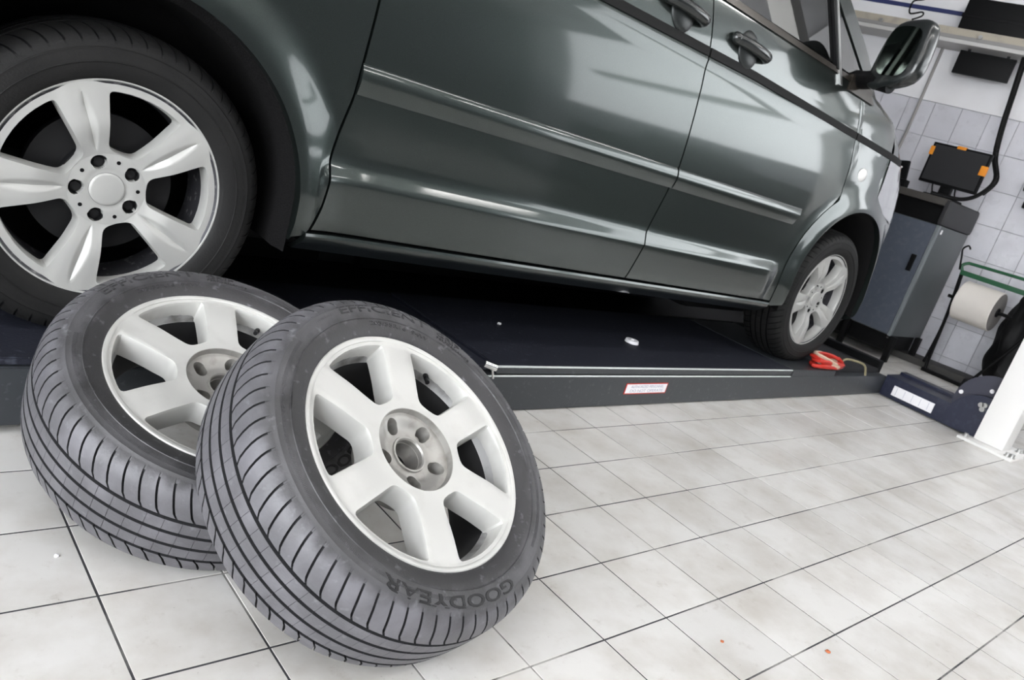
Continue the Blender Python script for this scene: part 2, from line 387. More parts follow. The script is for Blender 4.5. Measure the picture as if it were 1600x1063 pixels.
def sector_patch(n, phase, r0, r1, outline, K, zf, walls, M=72, bottom=None):
    """alloy face between r0 and r1 with n openings; outline: closed curve symmetric about +x, starting on the x axis"""
    hw = PI / n; ol = resample(outline, M); c = sum(ol, Vector((0, 0))) / M
    inside = lambda p: r0 <= p.length <= r1 and abs(math.atan2(p.y, p.x)) <= hw
    bd = []
    for p in ol:
        d = (p - c).normalized(); lo, hi = 0.0, 1.0
        for _ in range(40):
            mid = (lo + hi) / 2
            if inside(c + d * mid): lo = mid
            else: hi = mid
        bd.append(c + d * lo)
    for rr in (r0, r1):
        for s in (-1, 1):
            q = Vector((rr * math.cos(hw), s * rr * math.sin(hw)))
            i = min(range(M), key=lambda k: (bd[k] - q).length); bd[i] = q
    def zz(p):
        r = p.length; th = math.atan2(p.y, p.x); return zf(r, r * math.sin(max(0.0, hw - abs(th))), th)
    V = []; F = []
    rings = []
    for k in range(K + 1):
        t = 1 - k / K; t = t ** 0.9
        rings.append([(ol[i] + (bd[i] - ol[i]) * t) for i in range(M)])
    rows = [[Vector((p.x, p.y, zz(p))) for p in R] for R in rings]
    base = rows[-1]
    for (sc, dz) in walls:
        rows.append([Vector((c.x + (ol[i].x - c.x) * sc, c.y + (ol[i].y - c.y) * sc, base[i].z + dz)) for i in range(M)])
    for s in range(n):
        a = phase + 2 * PI * s / n; ca, sa = math.cos(a), math.sin(a); o = len(V)
        for R in rows: V += [(p.x * ca - p.y * sa, p.x * sa + p.y * ca, p.z) for p in R]
        for k in range(len(rows) - 1):
            for i in range(M):
                j = (i + 1) % M; F.append((o + k * M + i, o + k * M + j, o + (k + 1) * M + j, o + (k + 1) * M + i))
        if bottom: F.append(tuple(o + (len(rows) - 1) * M + i for i in range(M)))
    return V, F
def weld(name, V, F, m, parent=None, sharp=32):
    bm = bmesh.new(); bv = [bm.verts.new(v) for v in V]
    for f in F:
        try: bm.faces.new([bv[i] for i in f])
        except ValueError: pass
    bmesh.ops.remove_doubles(bm, verts=bm.verts, dist=0.00012)
    return frombm(name, bm, m, parent, sharp=sharp)

def window_outline(n, r_in, r_out, hw_in, hw_out, rc_in, rc_out):
    """half widths of the SPOKE at r_in and r_out; the opening is what is left of the sector"""
    hs = PI / n
    def side(r, hwid):
        a = hs - math.asin(min(0.99, hwid / r)); return (r * math.cos(a), r * math.sin(a))
    pin = side(r_in, hw_in); pout = side(r_out, hw_out); ao = math.atan2(pout[1], pout[0])
    pts = [(pin[0] * 0.985, 0.0), (pin[0], -pin[1])]; rad = [0, rc_in]
    pts.append((pout[0], -pout[1])); rad.append(rc_out)
    for k in range(1, 8):
        a = -ao + 2 * ao * k / 8; pts.append((r_out * math.cos(a), r_out * math.sin(a))); rad.append(0)
    pts += [(pout[0], pout[1]), (pin[0], pin[1])]; rad += [rc_out, rc_in]
    return round_poly(pts, rad)
def teardrop(rc, r, out):
    pts = []
    for k in range(24):
        a = PI + 2 * PI * k / 24; x = math.cos(a); y = math.sin(a)
        pts.append((rc + r * x + (out * x if x > 0 else 0), r * y * (1.0 if x < 0 else 1.12)))
    return pts

def tyre_profile(b, W, RO, RB, wr):
    """(z, r, shear, slot depth, rib slot) from outer bead to inner bead; z=0 rim edge plane"""
    zc = b - W / 2; k = RO / 0.317; P = []; SH = 0.082
    side = [(-0.010, RB - 0.006), (-0.001, RB - 0.001), (0.0035, RB + 0.006), (0.007, RB + 0.016), (0.0095, RB + 0.024), (0.0106, RB + 0.0312), (0.0126, RB + 0.0322), (0.0128, RB + 0.0332), (0.0116, RB + 0.0342), (0.0120, RB + 0.040),
            (0.0120, RB + 0.050), (0.0108, RB + 0.0570), (0.0112, RB + 0.0582), (0.0108, RB + 0.0592), (0.0088, RB + 0.0608)]
    sh = [(b - 0.0050, .2845), (b - 0.0078, .2905), (b - 0.0120, .2965), (b - 0.018, .3022), (b - 0.026, .3072), (b - 0.037, .3112), (b - 0.050, .3141)]
    for (z, r) in side: P.append((z + b - 0.0124, r, 0.0, 0.0, 0.0))
    dep = [0.0, 0.0024, 0.0040, 0.0055, 0.0062, 0.0062, 0.0062]
    for i, (z, r) in enumerate(sh):
        t = (i + 1) / 8; P.append((z, r * k, SH * t ** 2.2, dep[i], 0.0))
    g = [0.0445, 0.0145, -0.0155, -0.0455]; gw = 0.0036
    def rt(o): return k * (0.3170 - 0.0038 * (abs(o) / 0.0655) ** 2)
    prev = W / 2 - 0.050
    for gi, go in enumerate(g):
        for s in ((0.5, 1.0) if gi else (1.0,)):
            o = prev + (go + gw - prev) * s; P.append((zc + o, rt(o), SH, 0.0062 if (gi == 0) else 0.0, 0.0013 if gi else 0.0))
        P.append((zc + go + gw * 0.8, rt(go) - 0.0064, SH, 0.0, 0.0)); P.append((zc + go - gw * 0.8, rt(go) - 0.0064, SH, 0.0, 0.0))
        P.append((zc + go - gw, rt(go - gw), SH, 0.0 if gi < 3 else 0.0062, 0.0013 if gi < 3 else 0.0)); prev = go - gw
    for i in range(6, -1, -1):
        z, r = sh[i]; t = (i + 1) / 8; P.append((2 * zc - z, r * k, SH + SH * (1 - t ** 2.2), dep[i], 0.0))
    for (z, r) in reversed(side): P.append((2 * zc - (z + b - 0.0124), r, 2 * SH, 0.0, 0.0))
    return P
def tyre_mesh(P, pitches, flat=None, ds=1.0):
    n = len(P); nod = [0.0, 0.020, 0.125, 0.145, 0.49, 0.500, 0.512, 0.522, 0.78]; slot = {1, 2}; rib = {5, 6}
    nor = []
    for j in range(n):
        a = P[max(j - 1, 0)]; b = P[min(j + 1, n - 1)]; dz, dr = b[0] - a[0], b[1] - a[1]; L = math.hypot(dz, dr)
        nor.append((dr / L, -dz / L))
    V = []; F = []; mi = []; A = pitches * len(nod)
    for p in range(pitches):
        for q, f in enumerate(nod):
            for j, (z, r, sh, d, rs) in enumerate(P):
                dd = d * ds if q in slot else (rs if q in rib else 0.0)
                th = 2 * PI * (p + f) / pitches + sh
                zz, rr = z - nor[j][0] * dd, r - nor[j][1] * dd
                x, y = rr * math.cos(th), rr * math.sin(th)
                if flat is not None and y < -flat:
                    x *= 1 + 0.05 * (-flat - y) / 0.02; y = -flat
                V.append((x, y, zz))
    nn = len(nod)
    for a in range(A):
        a2 = (a + 1) % A; q = a % nn
        for j in range(n - 1):
            F.append((a * n + j, a2 * n + j, a2 * n + j + 1, a * n + j + 1))
            s = (P[j][3] > 0.002 and P[j + 1][3] > 0.002 and q in (0, 1, 2)) 
            ra, rb = P[j][1], P[j + 1][1]
            deep = (abs(ra - rb) > 0.005 and min(ra, rb) > 0.295 and abs(P[j][0] - P[j + 1][0]) < 0.0015) or (P[j][4] == 0 and P[j][3] == 0 and P[j + 1][4] == 0 and P[j + 1][3] == 0 and 0 < abs(P[j][0] - P[j + 1][0]) < 0.009 and min(ra, rb) > 0.3)
            mi.append(1 if (s or deep) else 0)
    me = bpy.data.meshes.new('tyre'); me.from_pydata(V, [], F); me.update()
    for p, k in zip(me.polygons, mi): p.material_index = k
    return me
def arc_text(name, body, r_base, size, a_start, a_end, P, parent, m, lift=0.0005, bold=0.004):
    me = text_mesh(body, size, 0.0004, size * bold)
    xs = [v.co.x for v in me.vertices]; x0, x1 = min(xs), max(xs)
    side = sorted([(p[1], p[0]) for p in P[:len(P) // 2] if p[1] < 0.3])
    for v in me.vertices:
        t = (v.co.x - x0) / (x1 - x0); a = a_start + (a_end - a_start) * t; r = r_base + v.co.y
        z = lerp_table(side, r) + lift + (0.0006 if v.co.z > 0 else -0.0008)
        v.co = (r * math.cos(a), r * math.sin(a), z)
    me.update(); o = link(name, me, m, parent, 40); return o
R = math.radians

# ---- six-spoke alloy for the two loose wheels
def build_rim6(parent, phase, lugphase):
    def zf(r, d, th):
        z = -0.001 - 0.006 * smooth01((0.17 - r) / 0.09)
        z += 0.0015 * smooth01((r - 0.205) / 0.006)
        z -= 0.0018 * smooth01((d - 0.024) / 0.010) * smooth01((r - 0.10) / 0.03)
        return z
    ol = window_outline(6, 0.098, 0.2045, 0.0285, 0.0315, 0.012, 0.009)
    parts = [sector_patch(6, phase, 0.0785, 0.2145, ol, 7, zf, [(0.985, -0.002), (0.965, -0.007), (0.925, -0.028), (0.900, -0.044)], 84)]
    lip = [(-0.0022, 0.2105), (0.0004, 0.2110), (0.0016, 0.2130), (0.0022, 0.2165), (0.0022, 0.2185), (0.0005, 0.2203), (-0.004, 0.2206), (-0.010, 0.2195)]
    parts.append(revolve(lip, 144))
    rim = weld('rim', *merge(parts), M_ALLOY, parent)
    hub_edge = [(-0.0070, 0.0788), (-0.0075, 0.0775), (-0.0120, 0.0768), (-0.0190, 0.0755), (-0.0195, 0.0735)]
    def zh(r, d, th): return -0.0195 - 0.011 * smooth01((0.074 - r) / 0.030)
    hubp = [revolve(hub_edge, 96), sector_patch(5, lugphase, 0.0345, 0.0735, teardrop(0.0535, 0.0125, 0.0040), 5, zh, [(0.95, -0.002), (0.92, -0.030)], 48, bottom=True)]
    hubp.append(revolve([(-0.0305, 0.0345), (-0.027, 0.0335), (-0.027, 0.0305), (-0.030, 0.0285), (-0.040, 0.0285), (-0.040, 0.0275), (-0.075, 0.0275)], 48))
    hubp.append(revolve([(-0.02, 0.082), (-0.085, 0.080), (-0.085, 0.0275)], 48))
    weld('hub', *merge(hubp), M_HUB, rim)
    barrel = [(-0.0005, 0.2145), (-0.006, 0.2095), (-0.014, 0.2055), (-0.022, 0.2035), (-0.034, 0.2005), (-0.046, 0.1965), (-0.048, 0.1950)]
    inner = [(-0.0482, 0.1955), (-0.060, 0.1925), (-0.075, 0.1900), (-0.100, 0.1880), (-0.135, 0.1875), (-0.155, 0.194), (-0.170, 0.203), (-0.178, 0.213), (-0.180, 0.2195), (-0.172, 0.2200)]
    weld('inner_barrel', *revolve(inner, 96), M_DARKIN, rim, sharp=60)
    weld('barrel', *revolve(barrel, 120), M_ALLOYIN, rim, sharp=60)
    bm = bmesh.new(); a = phase + R(4); ca, sa = math.cos(a), math.sin(a)
    cyl(bm, (0.204 * ca, 0.204 * sa, -0.034), (0.186 * ca, 0.186 * sa, -0.026), 0.0052, 12)
    cyl(bm, (0.188 * ca, 0.188 * sa, -0.027), (0.172 * ca, 0.172 * sa, -0.020), 0.0044, 12)
    frombm('valve', bm, M_BLACK, rim)
    return rim
PRO6 = tyre_profile(0.0124, 0.2134, 0.3165, 0.2195, 0)
TYRE6 = tyre_mesh(PRO6, 70); TYRE6.materials.append(M_RUBBER); TYRE6.materials.append(M_RUBBER_IN)
for p in TYRE6.polygons: p.use_smooth = True
TYRE6.set_sharp_from_angle(angle=R(38))
def badge(t, a0, r0):
    V = []; F = []; sd = sorted([(p[1], p[0]) for p in PRO6[:len(PRO6) // 2] if p[1] < 0.3])
    def stroke(pts, w):
        for (p, q) in zip(pts, pts[1:]):
            d = Vector((q[0] - p[0], q[1] - p[1])); L = d.length
            if L < 1e-6: continue
            nn = Vector((-d.y, d.x)) / L * w; k = len(V)
            for (x, y) in ((p[0] + nn.x, p[1] + nn.y), (p[0] - nn.x, p[1] - nn.y), (q[0] - nn.x, q[1] - nn.y), (q[0] + nn.x, q[1] + nn.y)):
                a = a0 - x / 0.265; r = r0 + y; V.append((r * math.cos(a), r * math.sin(a), lerp_table(sd, r) + 0.0009))
            F.append((k, k + 1, k + 2, k + 3))
    cap = [(0.026 * math.copysign(abs(math.cos(u)) ** 0.6, math.cos(u)), 0.010 * math.sin(u)) for u in [2 * PI * i / 28 for i in range(29)]]
    stroke(cap, 0.0008)
    for cx in (-0.012, 0.010): stroke([(cx + 0.0075 * math.cos(u), 0.0062 * math.sin(u)) for u in [2 * PI * i / 14 for i in range(15)]], 0.0011)
    fromlists('moulded_badge', V, F, M_RUBBER, t)
def build_tyre6(parent, rot):
    t = bpy.data.objects.new('tyre', TYRE6); COL.objects.link(t); t.parent = parent; t.rotation_euler = (0, 0, rot)
    # angles below are those of the first wheel; letter tops point outwards
    arc_text('lettering', 'EFFICIENT', 0.2660, 0.0225, R(99), R(55), PRO6, t, M_LETTER2)
    arc_text('lettering', 'GRIP', 0.2675, 0.0150, R(50), R(38), PRO6, t, M_LETTER2)
    arc_text('lettering', 'PERFORMANCE', 0.2585, 0.0085, R(50), R(32), PRO6, t, M_LETTER2)
    arc_text('lettering', '205/55R16  94W', 0.2400, 0.0105, R(86), R(54), PRO6, t, M_LETTER2)
    arc_text('lettering', 'GOODYEAR', 0.2610, 0.0270, R(-81), R(-139), PRO6, t, M_LETTER, bold=0.018)
    badge(t, R(152), 0.2585)
    V = []; F = []   # fine radial ribs moulded round the shoulder of the sidewall
    sd = sorted([(p[1], p[0]) for p in PRO6[:len(PRO6) // 2] if p[1] < 0.3])
    for (a0, a1, ra, rb, st) in ((104, 113, .268, .282, 1.1), (126, 250, .2625, .2685, 0.55), (-60, 30, .2625, .2685, 0.55)):
        a = a0
        while a < a1:
            w = R(st * 0.22); k = len(V); th = R(a)
            for (rr, da) in ((ra, -w), (ra, w), (rb, w), (rb, -w)):
                V.append((rr * math.cos(th + da), rr * math.sin(th + da), lerp_table(sd, rr) + 0.0007))
            for (rr, da) in ((ra, -w), (ra, w), (rb, w), (rb, -w)):
                V.append((rr * math.cos(th + da), rr * math.sin(th + da), lerp_table(sd, rr) - 0.0007))
            F += [(k, k + 1, k + 2, k + 3), (k, k + 4, k + 5, k + 1), (k + 1, k + 5, k + 6, k + 2), (k + 2, k + 6, k + 7, k + 3), (k + 3, k + 7, k + 4, k)]
            a += st
    o = fromlists('moulded_ribs', V, F, M_RUBBER, t); o['kind'] = 'stuff'
    return t
def wheel_matrix(n):
    n = Vector(n).normalized(); x = Vector((0, 0, 1)).cross(n).normalized(); y = n.cross(x)
    return Matrix(((x.x, y.x, n.x, 0), (x.y, y.y, n.y, 0), (x.z, y.z, n.z, 0), (0, 0, 0, 1)))
w1 = empty('alloy_wheel', (0.8041, 0.9274, 0.3264), wheel_matrix((0.1278, -0.5546, 0.8223)))
tag(w1, 'six-spoke silver alloy wheel with worn tyre, in front, leaning on the other loose wheel', 'wheel', 'loose wheels on the floor')
build_rim6(w1, R(41.7), R(101)); build_tyre6(w1, 0)
w2 = empty('alloy_wheel', (0.6289, 1.3012, 0.2851), wheel_matrix((0.0141, -0.3574, 0.9338)))
tag(w2, 'six-spoke silver alloy wheel lying tilted against the lift, partly behind the front loose wheel', 'wheel', 'loose wheels on the floor')
build_rim6(w2, R(48), R(60)); build_tyre6(w2, R(33))

# ================================================================== VAN
VAN = empty('van', (2.0, 2.67, 0.16)); tag(VAN, 'dark grey-green metallic van standing on the lift runway', 'van'); VO = (2.0, 2.67, 0.16)
YC = 2.655                      # centre plane
PITCH = 0.016
def base_y(x): return 1.72 - 0.008 * x
PROF = [(0.36, .075), (0.42, .040), (0.445, .012), (0.46, .004), (0.478, .002), (0.50, -.004), (0.56, -.009), (0.608, -.012), (0.616, -.011), (0.648, .004), (0.656, .0065), (0.68, .0075), (0.80, .006), (0.90, .004), (1.00, .004), (1.08, .007),
        (1.16, .014), (1.215, .022), (1.238, .0225), (1.250, .0215), (1.258, .025), (1.286, .030), (1.32, .035), (1.37, .046), (1.42, .060), (1.45, .072), (1.70, .155), (1.88, .225), (1.95, .262), (2.0, .33)]
NOLEDGE = [(0.36, .075), (0.42, .040), (0.445, .012), (0.46, .004), (0.56, -.002), (0.68, .005), (0.80, .006)]
FRONT = [(0.28, 4.38), (0.45, 4.46), (0.8, 4.46), (0.97, 4.44), (1.10, 4.39), (1.24, 4.27), (1.32, 4.12), (1.38, 3.98), (1.45, 3.72)]
ARCH = [(0.49, 0.507, 0.405), (3.665, 0.548, 0.415)]
def nose(x, zb):
    F = lerp_table(FRONT, zb); x0 = min(3.45, F - 0.5)
    if x <= x0: return 0.0
    s = min(1.0, (x - x0) / (F - x0)); return 0.93 * (1 - (1 - s ** 4) ** 0.25)
def tail(x):
    if x > -0.45: return 0.0
    s = min(1.0, (-0.45 - x) / 0.33); return 0.25 * (1 - math.sqrt(max(0.0, 1 - s * s)))
def ys(x, zb, flare=True):
    L = smooth01((3.13 - x) / 0.05) * smooth01((x - 0.935) / 0.02)
    p = lerp_table(PROF, zb)
    if zb < 0.8: p = L * p + (1 - L) * lerp_table(NOLEDGE, zb)
    y = base_y(x) + p + nose(x, zb) + tail(x)
    if flare:
        for (cx, cz, r) in ARCH:
            d = math.hypot(x - cx, zb - cz) - r
            if zb < cz: d = abs(x - cx) - r
            if -0.05 < d < 0.13:
                t = max(0.0, d) / 0.13
                f = 0.024 * (1 - smooth01(t))
                y -= f * smooth01((zb - 0.40) / 0.1)
    return y
def S(x, zb, out=0.0, flare=True): return (x, ys(x, zb, flare) - out, zb - PITCH * (x - 1.0))
def flange(bm, dy=0.022):
    es = [e for e in bm.edges if e.is_boundary]
    r = bmesh.ops.extrude_edge_only(bm, edges=es)
    bmesh.ops.translate(bm, vec=(0, dy, 0), verts=[g for g in r['geom'] if isinstance(g, bmesh.types.BMVert)])
def grid_part(name, rows, m, parent=VAN, fl=0.022, sharp=28):
    bm = bmesh.new(); G = [[bm.verts.new(p) for p in r] for r in rows]
    for a, b in zip(G, G[1:]):
        for i in range(len(a) - 1):
            bm.faces.new((a[i], a[i + 1], b[i + 1], b[i]))
    bmesh.ops.recalc_face_normals(bm, faces=bm.faces)
    if fl: flange(bm, fl)
    return frombm(name, bm, m, parent, VO, sharp)
ZL = sorted(set([p[0] for p in PROF if 0.48 < p[0] < 1.45] + [0.52, 0.54, 0.585, 0.625, 0.632, 0.64, 0.72, 0.76, 0.84, 0.95, 1.04, 1.12, 1.19, 1.30, 1.345, 1.395]))
BG = [(0.48, .940), (0.545, .955), (0.60, .960), (0.66, .960), (0.735, .972), (0.815, .987), (0.905, .990), (1.0, .993), (1.45, 1.003)]
DG = [(0.49, 2.166), (0.67, 2.205), (0.81, 2.237), (0.905, 2.251), (1.09, 2.236), (1.23, 2.230), (1.28, 2.228), (1.45, 2.20)]
FG = [(0.98, 3.405), (1.03, 3.40), (1.13, 3.394), (1.25, 3.372), (1.36, 3.345), (1.45, 3.325)]
def fgap(zb):
    cx, cz, r = ARCH[1]
    if zb >= 0.98: return lerp_table(FG, zb)
    q = max(0.0, zb - cz); return min(3.405, cx - math.sqrt(max(0.0, (r + 0.088) ** 2 - q * q)))
GAP = 0.0035
def door(name, xl, xr, nx, zlist):
    rows = []
    for zb in zlist:
        a, b = xl(zb) + GAP, xr(zb) - GAP; rows.append([S(a + (b - a) * i / nx, zb, flare=True) for i in range(nx + 1)])
    return grid_part(name, rows, M_PAINT)
zs_slide = [0.484] + ZL + [1.45]; zs_front = [0.484] + ZL + [1.45]
d_slide = door('sliding_door', lambda z: lerp_table(BG, z), lambda z: lerp_table(DG, z), 26, zs_slide)
d_front = door('front_door', lambda z: lerp_table(DG, z), fgap, 30, zs_front)
def arch_panel(name, arch, poly, a0, a1, n, K):
    cx, cz, r = arch; rows = []
    cuts = []
    for i in range(n + 1):
        a = a0 + (a1 - a0) * i / n; dx, dz = math.cos(a), math.sin(a); best = None
        for (p, q) in zip(poly, poly[1:]):
            ex, ez = q[0] - p[0], q[1] - p[1]; den = dx * ez - dz * ex
            if abs(den) < 1e-9: continue
            t = ((p[0] - cx) * ez - (p[1] - cz) * ex) / den; s = ((p[0] - cx) * dz - (p[1] - cz) * dx) / den
            if t > 0 and -1e-6 <= s <= 1 + 1e-6 and (best is None or t < best): best = t
        if best is None: continue
        if dz >= 0: r0 = r
        else: r0 = r / max(0.2, abs(dx))
        if best < r0 + 0.004: best = r0 + 0.004
        row = []
        nearw = min(0.15, best - r0)
        for k in range(K + 13):
            rr = r0 + nearw * k / 12 if k <= 12 else r0 + nearw + (best - r0 - nearw) * (k - 12) / K
            row.append(S(cx + rr * dx, cz + rr * dz))
        rows.append(row)
    return grid_part(name, rows, M_PAINT, fl=0.03)
bgl = [(x - 0.0035, z) for z, x in [(0.462, .925)] + BG]
quarter = arch_panel('rear_quarter_panel', ARCH[0], [(0.80, 0.462)] + bgl + [(-0.76, 1.45), (-0.76, 0.42), (0.3, 0.42)], R(-8), R(188), 150, 16)
gl = [(fgap(z) + GAP, z) for z in (0.462, .5, .55, .6, .65, .7, .75, .8, .85, .9, .94, .975, 1.03, 1.13, 1.25, 1.36, 1.45)]
fender = arch_panel('front_fender', ARCH[1], [(3.3, 0.462)] + gl + [(3.60, 1.45), (3.82, 1.375), (3.90, 1.32), (3.90, 1.245), (3.76, 1.235), (3.74, 1.05), (3.86, 0.985), (4.0, 0.96), (4.17, 0.94), (4.175, 0.80), (4.175, 0.40)], R(190), R(-16), 150, 14)
# sill under the doors
rows = [[S(0.93 + (3.155 - 0.93) * i / 30, zb, out) for i in range(31)] for (zb, out) in ((0.42, 0.0), (0.445, 0.004), (0.455, 0.009), (0.468, 0.010), (0.475, 0.007), (0.4765, 0.0))]
grid_part('sill', rows, M_PAINT)
# moulding strips on the doors
def molding(x0, x1, parent, tip):
    rows = []; n = 28
    for (zb, out) in ((0.8195, -0.003), (0.8200, 0.0035), (0.835, 0.0075), (0.850, 0.0105), (0.860, 0.0112), (0.868, 0.0104), (0.876, 0.0084), (0.884, 0.0052), (0.891, 0.0015), (0.894, -0.003)):
        e = x1 - (0.0 if not tip else 0.030 * (1 - (zb - 0.82) / 0.074)); rows.append([S(x0 + (e - x0) * i / n, zb, out, False) for i in range(n + 1)])
    o = grid_part('side_moulding', rows, M_PAINT, parent, 0.012, 50); return o
molding(0.990, 2.2435, d_slide, False); molding(2.2515, 3.135, d_front, True)
# black rail strip under the handles
def strip(x0f, x1f, parent, n=24):
    rows = []
    for (f, out) in ((0.0, -0.004), (0.02, 0.004), (0.98, 0.004), (1.0, -0.004)):
        row = []
        for i in range(n + 1):
            x = x0f + (x1f - x0f) * i / n; dz = -0.028 * max(0.0, x - 2.5); zb = 1.260 + dz + 0.029 * f; row.append(S(x, zb, out, False))
        rows.append(row)
    grid_part('rail_strip', rows, M_STRIP, parent, 0.01)
strip(-0.4, 0.99, quarter); strip(1.003, 2.224, d_slide); strip(2.234, 3.366, d_front); strip(3.374, 3.93, fender, 10)
# handles
def handle(x, zb, parent):
    bm = bmesh.new(); y = ys(x, zb) 
    bmesh.ops.create_uvsphere(bm, u_segments=28, v_segments=14, radius=1.0, matrix=Matrix.Translation((x, y + 0.004, zb - 0.004 - PITCH * (x - 1))) @ Matrix.Rotation(R(-14), 4, 'X') @ Matrix.Diagonal((0.062, 0.022, 0.066, 1)))
    cup = frombm('handle_cup', bm, mat('handle_dark', (0.02, 0.023, 0.023), 0.38, 0.3), parent, VO)
    bm = bmesh.new(); zz = zb - PITCH * (x - 1)
    tube(bm, spline([(x - 0.095, y - 0.004, zz + 0.010), (x - 0.07, y - 0.019, zz + 0.010), (x, y - 0.033, zz + 0.004), (x + 0.07, y - 0.030, zz - 0.002), (x + 0.10, y - 0.012, zz - 0.004), (x + 0.104, y + 0.004, zz - 0.004)], 6), 0.0195, 14)
    frombm('handle_grip', bm, M_GLOSSBLACK, parent, VO)
    bm = bmesh.new(); bmesh.ops.create_uvsphere(bm, u_segments=16, v_segments=10, radius=0.020, matrix=Matrix.Translation((x - 0.098, y - 0.008, zz + 0.012)))
    frombm('lock_knob', bm, M_GLOSSBLACK, parent, VO)
handle(2.445, 1.345, d_front); handle(2.055, 1.352, d_slide)
# side repeater lamp
bm = bmesh.new(); bmesh.ops.create_uvsphere(bm, u_segments=20, v_segments=10, radius=1, matrix=Matrix.Translation(S(3.53, 1.112)) @ Matrix.Diagonal((0.040, 0.010, 0.030, 1)))
frombm('repeater_lamp', bm, mat('repeater', (0.85, 0.85, 0.83), 0.2, coat=0.6), fender, VO)
# greenhouse: windows, pillars, roof
def patch(name, c, m, nu=8, nv=8, out=0.0, parent=VAN, fl=0.02, rnd=0.0):
    rows = []
    for j in range(nv + 1):
        v = j / nv; row = []
        for i in range(nu + 1):
            u = i / nu
            x = (1 - v) * ((1 - u) * c[0][0] + u * c[1][0]) + v * ((1 - u) * c[3][0] + u * c[2][0])
            z = (1 - v) * ((1 - u) * c[0][1] + u * c[1][1]) + v * ((1 - u) * c[3][1] + u * c[2][1])
            row.append(S(x, z, out, False))
        rows.append(row)
    return grid_part(name, rows, m, parent, fl)
patch('window_glass', [(2.335, 1.476), (3.075, 1.470), (2.93, 1.86), (2.335, 1.86)], M_GLASS, out=-0.006, parent=d_front)
patch('quarter_glass', [(3.13, 1.470), (3.40, 1.462), (3.02, 1.80), (2.985, 1.80)], M_GLASS, out=-0.006, parent=d_front)
patch('window_divider', [(3.085, 1.452), (3.125, 1.452), (2.985, 1.86), (2.94, 1.86)], M_BLACK, out=0.008, parent=d_front)
patch('divider_strip', [(3.120, 1.40), (3.138, 1.40), (2.998, 1.83), (2.984, 1.83)], M_STEEL, out=0.011, parent=d_front, nu=2)
patch('window_trim', [(2.20, 1.449), (3.44, 1.432), (3.44, 1.452), (2.20, 1.474)], M_TRIM, 24, 3, 0.006, d_front)
patch('window_trim', [(1.006, 1.449), (2.194, 1.449), (2.194, 1.474), (1.006, 1.474)], M_TRIM, 20, 3, 0.006, d_slide)
patch('window_trim', [(-0.72, 1.449), (0.998, 1.449), (0.998, 1.474), (-0.72, 1.474)], M_TRIM, 20, 3, 0.006, quarter)
patch('window_glass', [(1.07, 1.476), (2.14, 1.476), (2.14, 1.86), (1.07, 1.86)], M_GLASS, out=-0.004, parent=d_slide)
patch('window_glass', [(-0.60, 1.476), (0.94, 1.476), (0.94, 1.86), (-0.50, 1.86)], M_GLASS, out=-0.004, parent=quarter)
patch('door_frame', [(2.204, 1.47), (2.33, 1.47), (2.33, 1.87), (2.204, 1.87)], M_BLACK, parent=d_front)
patch('door_frame', [(2.145, 1.47), (2.196, 1.47), (2.196, 1.87), (2.145, 1.87)], M_BLACK, parent=d_slide)
patch('door_frame', [(1.003, 1.47), (1.065, 1.47), (1.065, 1.87), (1.003, 1.87)], M_BLACK, parent=d_slide)
patch('rear_pillar', [(0.945, 1.47), (0.998, 1.47), (0.998, 1.87), (0.945, 1.87)], M_BLACK)
patch('tail_pillar', [(-0.76, 1.45), (-0.605, 1.45), (-0.505, 1.88), (-0.72, 1.88)], M_PAINT)
patch('windscreen_pillar', [(3.405, 1.452), (3.56, 1.44), (2.90, 1.93), (2.84, 1.865)], M_PAINT, 6, 14)
patch('mirror_base', [(3.20, 1.40), (3.45, 1.395), (3.40, 1.46), (3.24, 1.47)], M_TRIM, 8, 4, 0.008, d_front)
patch('roof_rail', [(-0.74, 1.86), (2.95, 1.86), (2.80, 1.985), (-0.70, 1.985)], M_PAINT, 30, 6)
# roof, rear, far side, nose
def far(p): return (p[0], 2 * YC - p[1] - 0.0, p[2])
rows = []
for i in range(25):
    x = -0.72 + (2.82 + 0.72) * i / 24; a = S(x, 1.98); w = YC - a[1]
    rows.append([(x, a[1] + 2 * w * k / 16, a[2] + 0.075 * (1 - (2 * k / 16 - 1) ** 4)) for k in range(17)])
grid_part('roof', rows, M_PAINT, fl=0)
rows = []
for zb in (0.40, 0.45, 0.5, 0.6, 0.7, 0.8, 0.9, 1.0, 1.1, 1.2, 1.3, 1.4, 1.45):
    rows.append([far(S(-0.76 + (4.0 + 0.76) * i / 40, zb, 0, False)) for i in range(41)])
grid_part('far_side_panel', rows, M_PAINT, fl=0)
grid_part('far_side_glass', [[far(S(-0.6 + (3.0 - 0.25 * j + 0.6) * i / 20, 1.45 + 0.43 * j, 0, False)) for i in range(21)] for j in (0, .25, .5, .75, 1)], M_GLASS, fl=0)
grid_part('far_roof_rail', [[far(S(-0.74 + 3.54 * i / 20, 1.86 + 0.125 * j, 0, False)) for i in range(21)] for j in (0, .5, 1)], M_PAINT, fl=0)
rows = []
for zb in (0.38, 0.5, 0.7, 0.9, 1.1, 1.3, 1.45, 1.6, 1.75, 1.9, 1.98):
    a = S(-0.76, zb); w = YC - a[1]; rows.append([(a[0] - 0.04 * (1 - (2 * k / 12 - 1) ** 4) , a[1] + 2 * w * k / 12, a[2]) for k in range(13)])
grid_part('tailgate', rows, M_PAINT, fl=0)
